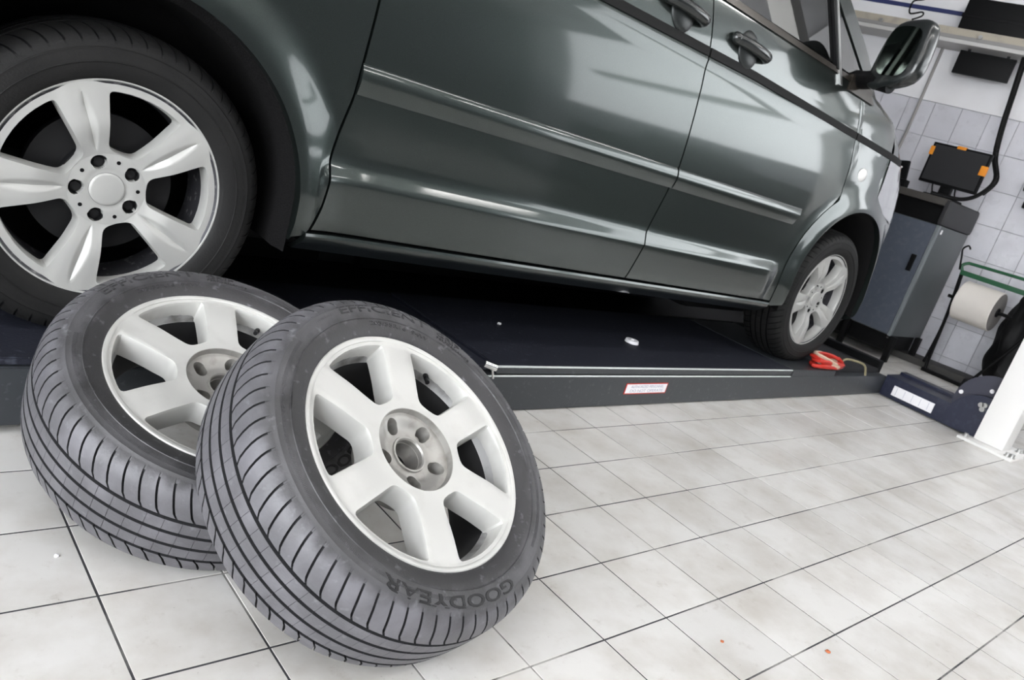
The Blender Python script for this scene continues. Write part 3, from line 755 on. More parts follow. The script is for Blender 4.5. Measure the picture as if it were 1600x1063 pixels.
def nose_row(zb, xstart, n=30, inset=0.0):
    F = lerp_table(FRONT, zb); x0 = min(3.45, F - 0.5); pr = lerp_table(PROF, zb)
    s0 = (xstart - x0) / (F - x0); ph0 = math.acos(max(0.0, min(1.0, s0 ** 2)))
    out = []
    for i in range(2 * n + 1):
        ph = ph0 * (1 - i / n); x = x0 + (F - x0) * math.sqrt(max(0.0, math.cos(ph)))
        sgn = 1 if ph >= 0 else -1; q = math.sqrt(abs(math.sin(ph)))
        w = YC - (base_y(x) + pr); hw = (w - 0.93) * smooth01(q) + 0.93 * q - inset
        out.append((x, YC - sgn * hw, zb - PITCH * (x - 1)))
    return out
bump = [(0.28, 4.18), (0.34, 4.18), (0.42, 4.18), (0.5, 4.18), (0.6, 4.18), (0.7, 4.18), (0.78, 4.18), (0.86, 4.18), (0.935, 4.18)]
grid_part('front_bumper', [nose_row(z, x) for z, x in bump], M_PAINT, fl=0)
grid_part('headlamp_band', [nose_row(z, x) for z, x in ((0.945, 4.18), (0.965, 4.02), (0.99, 3.87), (1.05, 3.76), (1.12, 3.765), (1.18, 3.77), (1.23, 3.775))], M_LAMP, fl=0)
grid_part('bonnet', [nose_row(z, x, 30, 0.004) for z, x in ((1.232, 3.80), (1.28, 3.80), (1.32, 3.78), (1.36, 3.74), (1.40, 3.64), (1.45, 3.52))], M_PAINT, fl=0)
a = nose_row(1.445, 3.62, 12); top = S(2.83, 1.96); w = YC - top[1]
rows = [[tuple(Vector(p) * (1 - t) + Vector((2.83 + 0.06 * (1 - (k / 12 - 1) ** 2), top[1] + 2 * w * k / 24, top[2] + 0.05)) * t for _ in (0,))[0] for k, p in enumerate(a)] for t in (0, .2, .4, .6, .8, 1)]
grid_part('windscreen', rows, M_GLASS, fl=0)
bm = bmesh.new(); box(bm, -0.65, 4.15, 2.02, 3.30, 0.36, 0.50, 0.02); frombm('underbody', bm, M_BLACK, VAN, VO)
for (x0, x1, z0) in ((3.1, 4.2, 0.27), (0.1, 0.9, 0.28)):
    bm = bmesh.new(); box(bm, x0, x1, 2.06, 3.25, z0, 0.42, 0.03); frombm('subframe', bm, M_BLACK, VAN, VO)
bm = bmesh.new(); box(bm, 0.98, 3.15, 1.78, 3.5, 0.42, 0.52, 0.02); frombm('cabin_floor', bm, M_BLACK, VAN, VO)
bm = bmesh.new(); box(bm, 3.02, 3.55, 1.86, 3.4, 1.0, 1.38, 0.06); frombm('dashboard', bm, M_SEAT, VAN, VO)
for yy in (2.0, 2.8):
    bm = bmesh.new(); box(bm, 2.2, 2.75, yy, yy + 0.52, 0.75, 0.95, 0.05); box(bm, 2.12, 2.27, yy, yy + 0.52, 0.9, 1.52, 0.06); box(bm, 2.14, 2.24, yy + .13, yy + 0.39, 1.52, 1.74, 0.04)
    frombm('seat', bm, M_SEAT, VAN, VO)
for (cx, cz, r) in ARCH:
    zc = cz - PITCH * (cx - 1); V = []; F = []; n = 40
    for j, (dy, rr) in enumerate(((0.012, r - 0.001), (0.03, r - 0.006), (0.045, r - 0.018), (0.11, r - 0.012), (0.30, r - 0.015), (0.34, r - 0.05), (0.345, 0.02))):
        for i in range(n + 1):
            a = R(-14) + R(208) * i / n; V.append((cx + rr * math.cos(a) if math.sin(a) >= 0 else cx + math.copysign(rr, math.cos(a)), base_y(cx) - 0.012 + dy + (nose(cx + rr * math.cos(a), 0.7)), zc + rr * math.sin(a)))
    for j in range(6):
        for i in range(n): F.append((j * (n + 1) + i, j * (n + 1) + i + 1, (j + 1) * (n + 1) + i + 1, (j + 1) * (n + 1) + i))
    fromlists('wheel_arch_liner', V, F, M_LINER, VAN, VO, sharp=60)
# door mirror: arm, housing, glass
MC = Vector((3.245, 1.600, 1.540))
def mirror_housing():
    bm = bmesh.new(); bmesh.ops.create_cube(bm, size=1.0)
    bmesh.ops.subdivide_edges(bm, edges=bm.edges, cuts=7, use_grid_fill=True)
    for v in bm.verts:
        p = v.co * 2
        q = Vector([math.copysign(abs(c) ** 1.0, c) for c in p]); L = (abs(q.x) ** 4 + abs(q.y) ** 4 + abs(q.z) ** 4) ** 0.25
        q = q / L
        sx = 0.062 * (1.0 if q.x > 0 else 0.55) * (1 - 0.25 * max(0, q.z) * max(0, q.x))
        v.co = (q.x * sx + 0.012 * q.z, q.y * (0.105 - 0.012 * q.z), q.z * 0.135 - 0.030 * q.y * (1 if q.z < 0 else 0.4))
    return bm
bm = mirror_housing(); bmesh.ops.transform(bm, matrix=Matrix.Translation(MC) @ Matrix.Rotation(R(-14), 4, 'Z'), verts=bm.verts)
mh = frombm('mirror_housing', bm, M_GLOSSBLACK, VAN, VO, 60)
bm = bmesh.new(); pts = [(0.075 * math.copysign(abs(math.cos(t)) ** 0.55, math.cos(t)), 0.098 * math.copysign(abs(math.sin(t)) ** 0.55, math.sin(t))) for t in [2 * PI * k / 40 for k in range(40)]]
f = bm.faces.new([bm.verts.new((-0.034 + 0.012 * b / 0.135, a, b + 0.004)) for a, b in pts]); r = bmesh.ops.extrude_face_region(bm, geom=[f])
bmesh.ops.translate(bm, vec=(-0.003, 0, 0), verts=[g for g in r['geom'] if isinstance(g, bmesh.types.BMVert)])
bmesh.ops.transform(bm, matrix=Matrix.Translation(MC) @ Matrix.Rotation(R(-14), 4, 'Z'), verts=bm.verts); frombm('mirror_glass', bm, M_MIRROR, mh, VO)
bm = bmesh.new(); tube(bm, spline([(3.30, 1.81, 1.425), (3.285, 1.74, 1.425), (3.26, 1.68, 1.43), (3.25, 1.60, 1.422)], 4), 0.037, 14); frombm('mirror_arm', bm, M_BLACK, mh, VO)

# ---- van wheels
PROV = tyre_profile(0.0124, 0.226, 0.336, 0.234, 0)
TYREV = tyre_mesh(PROV, 64, flat=0.3215, ds=0.4); TYREV.materials.append(M_VRUBBER); TYREV.materials.append(M_BLACK)
for p in TYREV.polygons: p.use_smooth = True
TYREV.set_sharp_from_angle(angle=R(38))
def van_wheel(loc, phase, facing=1):
    def zf(r, d, th):
        z = -0.004 - 0.022 * smooth01((0.15 - r) / 0.09)
        lens = max(0.0, math.sin(PI * min(1, max(0, (r - 0.085) / 0.125)))) ** 0.8 * 0.013
        if lens > 1e-4 and d < lens: z -= 0.0075 * (1 - d / lens) * min(1.0, lens / 0.008)
        z -= 0.003 * smooth01((d - 0.022) / 0.03)
        return z
    ol = window_outline(5, 0.085, 0.2085, 0.0230, 0.051, 0.014, 0.012)
    parts = [sector_patch(5, phase + PI / 5, 0.0775, 0.2322, ol, 12, zf, [(0.985, -0.003), (0.965, -0.008), (0.945, -0.04)], 90)]
    parts.append(revolve([(-0.0085, 0.2262), (-0.0058, 0.2270), (-0.0036, 0.2290), (-0.0030, 0.2320), (-0.0036, 0.2345), (-0.006, 0.235), (-0.012, 0.234)], 144))
    rim = weld('wheel', *merge(parts), M_VALLOY, VAN)
    rot = Matrix(((1, 0, 0, 0), (0, 0, -1, 0), (0, 1, 0, 0), (0, 0, 0, 1))) if facing > 0 else Matrix(((-1, 0, 0, 0), (0, 0, 1, 0), (0, 1, 0, 0), (0, 0, 0, 1)))
    rim.matrix_local = Matrix.Translation(Vector(loc) - Vector(VO)) @ rot
    def zh(r, d, th): return -0.0245 - 0.0015 * smooth01((0.05 - r) / 0.01)
    weld('hub', *merge([sector_patch(5, phase, 0.036, 0.0779, teardrop(0.0595, 0.0155, 0.0), 5, zh, [(0.96, -0.002), (0.95, -0.028)], 48)]), M_VALLOY, rim)
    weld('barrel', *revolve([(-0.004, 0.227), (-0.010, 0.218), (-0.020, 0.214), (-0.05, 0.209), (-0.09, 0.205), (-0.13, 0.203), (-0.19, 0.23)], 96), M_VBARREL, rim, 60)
    weld('centre_cap', *revolve([(-0.030, 0.0355), (-0.024, 0.0355), (-0.0225, 0.0345), (-0.0215, 0.030), (-0.021, 0.010), (-0.0209, 0.0002)], 48), M_VALLOY, rim, 50)
    weld('cap_groove', *revolve([(-0.0262, 0.0385), (-0.0262, 0.0350)], 48), M_BLACK, rim)
    bm = bmesh.new(); cyl(bm, (0, 0, -0.11), (0, 0, -0.085), 0.15, 64); cyl(bm, (0, 0, -0.12), (0, 0, -0.06), 0.085, 48); frombm('brake_disc', bm, M_DARKSTEEL, rim)
    for k in range(5):
        a = phase + 2 * PI * k / 5; ca, sa = math.cos(a), math.sin(a)
        bm = bmesh.new(); cyl(bm, (.0595 * ca, .0595 * sa, -.055), (.0595 * ca, .0595 * sa, -.037), 0.0100, 6); cyl(bm, (.0595 * ca, .0595 * sa, -.052), (.0595 * ca, .0595 * sa, -.044), 0.0150, 24); cyl(bm, (.0595 * ca, .0595 * sa, -.052), (.0595 * ca, .0595 * sa, -.0275), 0.0149, 24, caps=False); frombm('wheel_bolt', bm, M_DARKSTEEL, rim)
        a += PI / 5; ca, sa = math.cos(a), math.sin(a)
        bm = bmesh.new(); cyl(bm, (.062 * ca, .062 * sa, -.030), (.062 * ca, .062 * sa, -.0240), 0.0042, 12); frombm('pin_hole', bm, M_BLACK, rim)
    t = bpy.data.objects.new('tyre', TYREV); COL.objects.link(t); t.parent = rim
    return rim
van_wheel((0.513, 1.778, 0.487), R(112)); van_wheel((3.682, 1.727, 0.470), R(116))
van_wheel((0.513, 2 * YC - 1.755, 0.487), R(20), -1); van_wheel((3.682, 2 * YC - 1.70, 0.470), R(60), -1)

# ================================================================== LIFT
def dz(x): return 0.1695 - 0.0063 * x
def runway(yf, yb, label, near):
    e = empty('lift_runway', (2.0, (yf + yb) / 2, 0)); tag(e, label, 'lift', 'lift runways'); off = (2.0, (yf + yb) / 2, 0)
    def wedge(name, x0, x1, y0, y1, zt0, zt1, zb0, zb1, m, bev=0.0025):
        bm = bmesh.new(); vs = box(bm, x0, x1, y0, y1, 0, 1, 0)
        for v in vs:
            t = (v.co.x - x0) / (x1 - x0); top = zt0 + (zt1 - zt0) * t; bot = zb0 + (zb1 - zb0) * t; v.co.z = bot + (top - bot) * v.co.z
        bmesh.ops.bevel(bm, geom=list(bm.edges), offset=bev, segments=2, affect='EDGES')
        return frombm(name, bm, m, e, off)
    f = lambda x: dz(x)
    wedge('base_beam', 1.575, 4.62, yf, yb, f(1.58) - 0.034, f(4.62) - 0.030, 0.004, 0.004, M_LIFT)
    wedge('deck_plate', 1.62, 3.49, yf + 0.004, yb, f(1.62), f(3.49), f(1.62) - 0.026, f(3.49) - 0.026, M_DECK)
    wedge('deck_rail', 1.62, 3.49, yf + 0.001, yf + 0.0035, f(1.62) - 0.001, f(3.49) - 0.001, f(1.62) - 0.026, f(3.49) - 0.026, M_LIFT, 0.001)
    wedge('glint_strip', 1.62, 3.49, yf - 0.001, yf + 0.006, f(1.62) + 0.001, f(3.49) + 0.001, f(1.62) - 0.0045, f(3.49) - 0.0045, M_EDGEGLINT, 0.0012)  # highlight along the deck edge, put in as a pale strip
    wedge('glint_strip', 1.58, 3.49, yf - 0.0025, yf + 0.004, f(1.58) - 0.0305, f(3.49) - 0.0305, f(1.58) - 0.0355, f(3.49) - 0.0355, M_EDGEGLINT, 0.0012)  # same painted highlight on the top edge of the beam
    wedge('base_beam', -0.95, 1.565, yf + 0.006, yb, f(-0.95) - 0.019, f(1.56) - 0.019, 0.02, 0.02, M_LIFT)
    wedge('deck_plate', -0.95, 1.60, yf + 0.012, yb, f(-0.95) - 0.001, f(1.6) - 0.001, f(-0.95) - 0.017, f(1.6) - 0.017, M_DECK)
    wedge('turn_plate', 3.50, 3.95, yf + 0.002, yb, f(3.5) + 0.0, f(3.95) + 0.0, f(3.5) - 0.052, f(3.95) - 0.048, M_LIFT)
    wedge('end_deck', 3.955, 4.60, yf + 0.05, yb + 0.03, f(3.96) - 0.003, f(4.6) - 0.006, f(3.95) - 0.03, f(4.6) - 0.03, mat('end_black', (0.012, 0.012, 0.014), 0.6))
    wedge('end_stop', 4.60, 4.66, yf + 0.06, yb + 0.03, f(4.6) + 0.035, f(4.6) + 0.035, 0.004, 0.004, M_BLACK)
    if near:
        lab = boxo('warning_label', 2.279, 2.535, yf - 0.0012, yf + 0.001, 0.0495, 0.0935, M_RED, e, off, 0)
        boxo('label_panel', 2.284, 2.530, yf - 0.0018, yf, 0.0535, 0.0895, M_LABELWHITE, lab, None, 0).location = (-off[0], -off[1], -off[2])
        for txt, zz, xx, s in (('AUTHORIZED PERSONNEL', 0.0745, 2.310, 0.0155), ('DO NOT OPERATE', 0.0575, 2.310, 0.0165)):
            me = text_mesh(txt, s, 0.0002); xs = [v.co.x for v in me.vertices]; L = max(xs) - min(xs); k = 0.20 / L
            for v in me.vertices: v.co = (xx + v.co.x * k - off[0], yf - 0.0020 - v.co.z - off[1], zz + v.co.y - off[2])
            link('label_print', me, M_LABELTXT, lab)
    return e
run1 = runway(1.622, 2.26, 'dark lift runway on the floor under the near wheels of the van', True)
run2 = runway(3.05, 3.69, 'lift runway on the far side, under the far wheels of the van', False)
e = empty('floor_darkener', (2.0, 2.65, 0)); tag(e, 'added black plate and bars that darken the floor between the runways', 'added dark frame'); off = (2.0, 2.65, 0)
boxo('darkening_plate', -0.9, 5.15, 2.30, 3.03, 0.002, 0.03, M_BLACK, e, off, 0.003)  # black plate added to darken the floor seen under the van
for yy in (2.32, 2.94):
    for (xa, xb) in ((-0.5, 1.7), (1.9, 4.1)):
        bm = bmesh.new(); box(bm, xa, xb, yy, yy + 0.05, 0.04, 0.12, 0.01); frombm('darkening_bar', bm, M_BLACK, e, off)
# shiny latch at the deck joint
e = empty('latch_pin', (1.585, 1.612, 0.15)); tag(e, 'small shiny metal latch pin at the joint of the lift deck', 'latch')
bm = bmesh.new(); cyl(bm, (-0.022, 0.012, 0.018), (0.012, -0.008, 0.012), 0.012, 12); frombm('head', bm, M_CHROME, e)
bm = bmesh.new(); cyl(bm, (0.0, 0, 0.012), (0.012, -0.006, -0.024), 0.004, 10); frombm('pin', bm, M_CHROME, e)
# white plastic cap and crumbs on the deck
def blob(name, loc, sc, m, label, cat, group=None, seed=1, flat=True):
    rnd = random.Random(seed); bm = bmesh.new(); bmesh.ops.create_icosphere(bm, subdivisions=2, radius=1.0)
    for v in bm.verts: v.co = Vector((v.co.x * sc[0], v.co.y * sc[1], max(0.0, (v.co.z + 0.6)) * sc[2] if flat else v.co.z * sc[2])) * rnd.uniform(0.85, 1.15)
    o = frombm(name, bm, m); o.location = loc; return tag(o, label, cat, group)
e = empty('plastic_cap', (2.57, 1.878, dz(2.57))); tag(e, 'small round white plastic cap lying on the dark lift deck', 'cap')
bm = bmesh.new(); cyl(bm, (0, 0, 0), (0, 0, 0.012), 0.030, 28, 0.027); frombm('disc', bm, M_LABELWHITE, e)
bm = bmesh.new(); cyl(bm, (0, 0, 0.011), (0, 0, 0.016), 0.008, 14); frombm('stud', bm, M_LABELWHITE, e)
blob('paint_crumb', (1.93, 1.994, dz(1.93) ), (0.008, 0.006, 0.005), M_LABELWHITE, 'white crumb on the lift deck above the front loose wheel', 'crumb', seed=3)
blob('rust_flake', (1.71, 0.469, 0.0), (0.0065, 0.006, 0.0022), M_RUST, 'larger reddish rust flake on the floor tiles, bottom right', 'flake', seed=4)
blob('rust_flake', (1.464, 0.591, 0.0), (0.0045, 0.004, 0.002), M_RUST, 'smaller reddish rust flake on the floor tiles', 'flake', seed=5)
blob('paint_crumb', (0.352, 1.205, 0.0), (0.004, 0.004, 0.003), M_LABELWHITE, 'white crumb on the floor near the left edge', 'crumb', seed=6)
# red strap bundle beside the front wheel
e = empty('strap_bundle', (3.91, 1.668, dz(3.91))); tag(e, 'bundle of red strap and cord lying by the front wheel of the van', 'strap'); rnd = random.Random(5)
for k in range(9):
    a0 = rnd.uniform(0, 6.28); L = rnd.uniform(0.06, 0.13); pts = []
    for i in range(9):
        t = i / 8 * 2 * PI; pts.append((L * math.cos(t) * 1.2 + rnd.uniform(-.015, .015), 0.045 * math.sin(t) + rnd.uniform(-.015, .015), 0.012 + 0.055 * k / 9 * (0.6 + 0.4 * math.sin(t + a0)) + rnd.uniform(0, .008)))
    tubeo('loop', pts, 0.009, M_RED if k not in (3, 8) else mat('strap_pale', (0.55, 0.40, 0.30), 0.7), e, None, 6, 4)
tubeo('cord', [(0.12, -0.01, 0.02), (0.2, 0.0, 0.045), (0.28, -0.03, 0.045), (0.34, -0.05, 0.03), (0.37, -0.06, -0.02)], 0.006, mat('cord_tan', (0.25, 0.22, 0.13), 0.7), e, None, 6, 6)
# blue cross box from the runway to the column, its label plate and round guard
e = empty('guard_box', (4.62, 1.3, 0)); tag(e, 'dark blue steel duct with round guard plate beside the white column', 'lift guard'); off = (4.62, 1.3, 0)
boxo('duct', 4.60, 4.80, 1.0805, 1.618, 0.005, 0.125, M_BLUE, e, off, 0.006)
boxo('duct_lip', 4.78, 4.86, 1.15, 1.618, 0.10, 0.140, M_BLUE, e, off, 0.004)
bm = bmesh.new(); box(bm, 4.596, 4.601, 1.325, 1.555, 0.028, 0.085, 0.002); lp = frombm('label_plate', bm, M_LABELWHITE, e, off)
for k in range(5):
    boxo('label_mark', 4.5945, 4.597, 1.352 + k * 0.045, 1.3535 + k * 0.045, 0.035, 0.078, M_LABELTXT, lp, off, 0)
def disc_plate(name, x0, x1, yc, zc, r, cut, m):
    bm = bmesh.new(); pts = []
    for k in range(49):
        a = R(-20) + R(220) * k / 48; pts.append((yc + r * math.cos(a), zc + r * math.sin(a)))
    pts += [(yc - r * 0.94, cut), (yc + r * 0.94, cut)]; q = []
    for p in pts:
        p = (max(p[0], 1.0805), p[1])
        if not q or math.hypot(p[0] - q[-1][0], p[1] - q[-1][1]) > 1e-4: q.append(p)
    pts = q
    f = bm.faces.new([bm.verts.new((x0, a, b)) for a, b in pts]); g = bmesh.ops.extrude_face_region(bm, geom=[f])
    bmesh.ops.translate(bm, vec=(x1 - x0, 0, 0), verts=[v for v in g['geom'] if isinstance(v, bmesh.types.BMVert)])
    return frombm(name, bm, m, e, off)
disc_plate('guard_plate', 4.64, 4.66, 1.095, 0.165, 0.178, 0.01, mat('guard_grey', (0.035, 0.036, 0.055), 0.45))
disc_plate('guard_cover', 4.585, 4.638, 1.095, 0.065, 0.168, 0.01, M_BLUE)
for (y, z, x) in ((1.247, 0.197, 4.64), (1.115, 0.262, 4.64)):
    bm = bmesh.new(); cyl(bm, (x - 0.008, y, z), (x, y, z), 0.011, 14); frombm('bolt', bm, M_LABELWHITE, e, off)
for (y, z) in ((1.118, 0.185), (1.100, 0.190), (1.104, 0.166)):
    bm = bmesh.new(); cyl(bm, (4.565, y, z), (4.587, y, z), 0.013, 14); frombm('bolt', bm, M_STEEL, e, off)
# white column with foot plate
e = empty('column', (4.625, 1.0, 0)); tag(e, 'white square steel column bolted to the floor at the right edge', 'column'); off = (4.625, 1.0, 0)
boxo('post', 4.55, 4.70, 0.932, 1.078, 0.014, 3.5, M_COLUMN, e, off, 0.012)
boxo('foot_plate', 4.462, 4.80, 0.862, 1.128, 0.0, 0.014, M_COLUMN, e, off, 0.003)
for (x, y) in ((4.50, 1.10), (4.50, 0.895), (4.75, 0.895), (4.75, 1.10), (4.72, 0.90), (4.51, 0.875)):
    bm = bmesh.new(); cyl(bm, (x, y, 0.014), (x, y, 0.034), 0.011, 12); cyl(bm, (x, y, 0.0135), (x, y, 0.019), 0.016, 16); frombm('anchor_bolt', bm, M_STEEL, e, off)

# ================================================================== CABINET AND WALL THINGS
e = empty('tool_cabinet', (6.0, 2.45, 0)); tag(e, 'blue-grey steel cabinet with door and black top, by the tiled wall', 'cabinet'); off = (6.0, 2.45, 0)
cy0, cy1, cx0, cx1 = 2.115, 2.80, 5.74, 6.32
boxo('body', cx0 + 0.02, cx1, cy0, cy1, 0.185, 1.0, M_CABSIDE, e, off, 0.010)
dr = boxo('door', cx0, cx0 + 0.019, cy0 + 0.022, cy1 - 0.02, 0.195, 0.995, M_CAB, e, off, 0.003)
boxo('handle', cx0 - 0.018, cx0, 2.172, 2.202, 0.65, 0.768, M_BLACK, dr, off, 0.004)
boxo('corner_post', cx0 - 0.004, cx0 + 0.03, cy0 - 0.003, cy0 + 0.020, 0.185, 1.0, mat('cab_edge', (0.17, 0.19, 0.20), 0.35), e, off, 0.008)
boxo('shelf_recess', cx0 + 0.06, cx1 - 0.05, cy0 + 0.03, cy1, 1.0, 1.13, M_BLACK, e, off, 0.004)
boxo('end_cap', cx0 - 0.015, cx1 + 0.01, cy0 - 0.012, cy0 + 0.028, 1.0, 1.175, mat('cap_black', (0.022, 0.022, 0.024), 0.5), e, off, 0.030)
boxo('worktop', cx0 - 0.01, cx1, cy0 + 0.01, cy1, 1.128, 1.178, mat('worktop', (0.055, 0.05, 0.045), 0.5), e, off, 0.012)
boxo('paper_tag', 5.80, 5.825, cy0 - 0.0025, cy0, 0.945, 0.975, M_LABELWHITE, e, off, 0)
for (x, y) in ((5.76, 2.09), (6.28, 2.11), (5.76, 2.44), (6.28, 2.75)):
    boxo('leg', x - 0.02, x + 0.02, y - 0.02, y + 0.02, 0.0, 0.19, M_BLACK, e, off, 0.003)
boxo('base_box', 5.80, 6.28, 2.14, 2.76, 0.07, 0.186, M_BLACK, e, off, 0.01)
boxo('lock', 5.735, 5.745, 2.118, 2.132, 0.168, 0.186, M_CHROME, e, off, 0.002)
# monitor
e = empty('monitor', (6.0, 2.28, 1.178)); tag(e, 'dark flat monitor with orange clips on its edges, on the cabinet', 'monitor')
mrot = Matrix.Rotation(R(2), 4, 'Z')
bm = bmesh.new(); box(bm, -0.018, 0.018, -0.200, 0.200, 0.085, 0.365, 0.006); frombm('screen_housing', bm, M_BLACK, e)
bm = bmesh.new(); box(bm, -0.0195, -0.0175, -0.185, 0.185, 0.105, 0.352, 0.0); frombm('screen', bm, mat('screen', (0.028, 0.028, 0.030), 0.35), e)
bm = bmesh.new(); box(bm, -0.01, 0.03, -0.04, 0.04, 0.01, 0.12, 0.006); frombm('neck', bm, M_BLACK, e)
bm = bmesh.new(); box(bm, -0.07, 0.09, -0.11, 0.11, 0.0, 0.016, 0.006); frombm('foot', bm, M_BLACK, e)
for (y0, y1, z0, z1) in ((0.178, 0.206, 0.275, 0.335), (-0.025, 0.035, 0.350, 0.371), (-0.206, -0.165, 0.215, 0.280)):
    bm = bmesh.new(); box(bm, -0.024, 0.006, y0, y1, z0, z1, 0.003); frombm('orange_clip', bm, M_ORANGE, e)
for (ya, yb) in ((0.10, 0.06), (-0.06, -0.09)):
    tubeo('cable', [(0.0, ya, 0.09), (0.02, ya - 0.01, 0.04), (0.05, yb, 0.01)], 0.005, M_BLACK, e, None, 6, 5)
# handset in its holder left of the monitor
e = empty('handset', (5.93, 2.56, 1.178)); tag(e, 'small black handset in a holder left of the monitor', 'handset')
bm = bmesh.new(); box(bm, -0.02, 0.02, -0.03, 0.03, 0.05, 0.19, 0.008, Matrix.Rotation(R(-10), 4, 'X')); frombm('body', bm, M_BLACK, e)
bm = bmesh.new(); box(bm, -0.04, 0.04, -0.04, 0.04, 0.0, 0.06, 0.01); frombm('holder', bm, M_BLACK, e)
tubeo('cord', [(-0.03, 0.03, 0.14), (-0.05, 0.05, 0.08), (-0.05, 0.07, 0.02)], 0.007, M_LABELWHITE, e, None, 6, 5)
# paper roll on its green stand
e = empty('roll_stand', (6.12, 1.78, 0)); tag(e, 'green and black tube stand that carries the paper roll', 'stand'); off = (6.12, 1.78, 0)
tubeo('top_loop', [(6.12, 1.985, 0.755), (6.12, 2.0, 0.79), (6.13, 1.975, 0.815), (6.14, 1.93, 0.82), (6.14, 1.60, 0.83), (6.14, 1.40, 0.835), (6.13, 1.37, 0.80), (6.12, 1.37, 0.75)], 0.011, M_GREEN, e, off, 8, 5)
boxo('cross_bar', 6.105, 6.135, 1.37, 1.99, 0.728, 0.762, M_GREEN, e, off, 0.004)
tubeo('leg', [(6.12, 1.98, 0.75), (6.12, 1.955, 0.5), (6.12, 1.935, 0.10), (6.11, 1.925, 0.0)], 0.011, M_BLACK, e, off, 8, 4)
tubeo('leg', [(6.12, 1.38, 0.75), (6.12, 1.43, 0.5), (6.12, 1.60, 0.12), (6.12, 1.64, 0.0)], 0.011, M_BLACK, e, off, 8, 4)
tubeo('leg', [(6.12, 1.985, 0.75), (6.28, 2.0, 0.35), (6.20, 1.985, 0.05)], 0.010, M_BLACK, e, off, 8, 4)
boxo('foot_bar', 6.10, 6.14, 1.38, 1.95, 0.0, 0.028, M_BLACK, e, off, 0.006)
tubeo('axle', [(6.12, 2.0, 0.565), (6.12, 1.56, 0.565)], 0.012, M_BLACK, e, off, 8)
tubeo('hook', [(6.10, 2.0, 0.76), (6.06, 2.01, 0.85), (6.05, 2.02, 0.90), (6.04, 1.99, 0.93), (6.04, 1.97, 0.91)], 0.006, M_BLACK, e, off, 6, 4)
e = empty('paper_roll', (6.12, 1.79, 0.565)); tag(e, 'large off-white paper roll hanging in the green stand', 'paper roll')
V, F = revolve([(-0.125, 0.02), (-0.125, 0.136), (-0.121, 0.140), (0.121, 0.140), (0.125, 0.136), (0.125, 0.02), (-0.125, 0.02)], 56)
V = [(y, z, x) for x, y, z in V]; o = fromlists('roll', V, F, M_PAPER, e)
V, F = revolve([(-0.1255, 0.02), (-0.1255, 0.134)], 56); V = [(y, z, x) for x, y, z in V]; fromlists('roll_end', V, F, M_PAPEREND, e)
V, F = revolve([(-0.135, 0.0135), (-0.135, 0.030), (-0.1258, 0.032)], 24); V = [(y, z, x) for x, y, z in V]; fromlists('core_ring', V, F, M_BLACK, e)
# black sack at the stand's right side
def sack():
    bm = bmesh.new(); bmesh.ops.create_uvsphere(bm, u_segments=40, v_segments=36, radius=1.0); rnd = random.Random(3)
    ph = [rnd.uniform(0, 6.28) for _ in range(8)]
    for v in bm.verts:
        x, y, z = v.co; a = math.atan2(y, x); t = (z + 1) / 2
        rad = (0.62 + 0.38 * math.sin(PI * min(1, t * 0.9 + 0.12))) * (1 + 0.06 * math.sin(7 * a + ph[0] + 5 * z) + 0.04 * math.sin(13 * a + ph[1] - 7 * z) + 0.05 * math.sin(9 * z + ph[2] + 2 * a))
        h = math.hypot(x, y); k = min(1.0, h * 1.35)
        cx, cy = (x / h, y / h) if h > 1e-6 else (0, 0)
        v.co = (cx * k * rad * 0.20, cy * k * rad * 0.155, 0.40 + 0.40 * z * (1 + 0.02 * math.sin(5 * a)))
    return bm
o = frombm('black_sack', sack(), M_BAG, None, None, 70); o.location = (6.36, 1.49, 0.0); o.scale = (1.0, 1.1, 1.06); tag(o, 'black plastic sack hanging between the paper roll and the white column', 'sack')
bm = bmesh.new(); box(bm, -0.09, 0.09, -0.13, 0.13, 0.0, 0.14, 0.05); o = frombm('black_bundle', bm, M_BAG); o.location = (5.72, 1.42, 0.0); tag(o, 'low black bundle on the floor behind the round guard plate', 'bundle')
# shelf on the wall with its beam, black boxes on it, black panel under it
def wbox(name, u0, u1, n0, n1, z0, z1, m, parent=None, bev=0.004):
    bm = bmesh.new(); box(bm, u0, u1, -n1, -n0, z0, z1, bev); bmesh.ops.transform(bm, matrix=WM, verts=bm.verts); return frombm(name, bm, m, parent)
e = empty('wall_shelf', (0, 0, 0)); tag(e, 'long wall shelf with tan front beam above the white wall strip', 'shelf')
wbox('shelf_board', -6.0, 2.6, 0.0, 0.27, 2.235, 2.262, mat('shelf_white', (0.52, 0.51, 0.50), 0.5), e)
wbox('front_beam', -6.0, 2.6, 0.235, 0.262, 2.262, 2.338, M_WOOD, e)
wbox('beam_edge', -6.0, 2.6, 0.255, 0.272, 2.262, 2.288, mat('beam_grey', (0.26, 0.255, 0.25), 0.5), e)
for u in (0.25, 0.60, 0.885, 1.3, 1.8): 
    bm = bmesh.new(); p = wp(u, 2.298, 0.262); cyl(bm, p, p + WN * 0.02, 0.014, 12); frombm('beam_bolt', bm, M_STEEL, e)
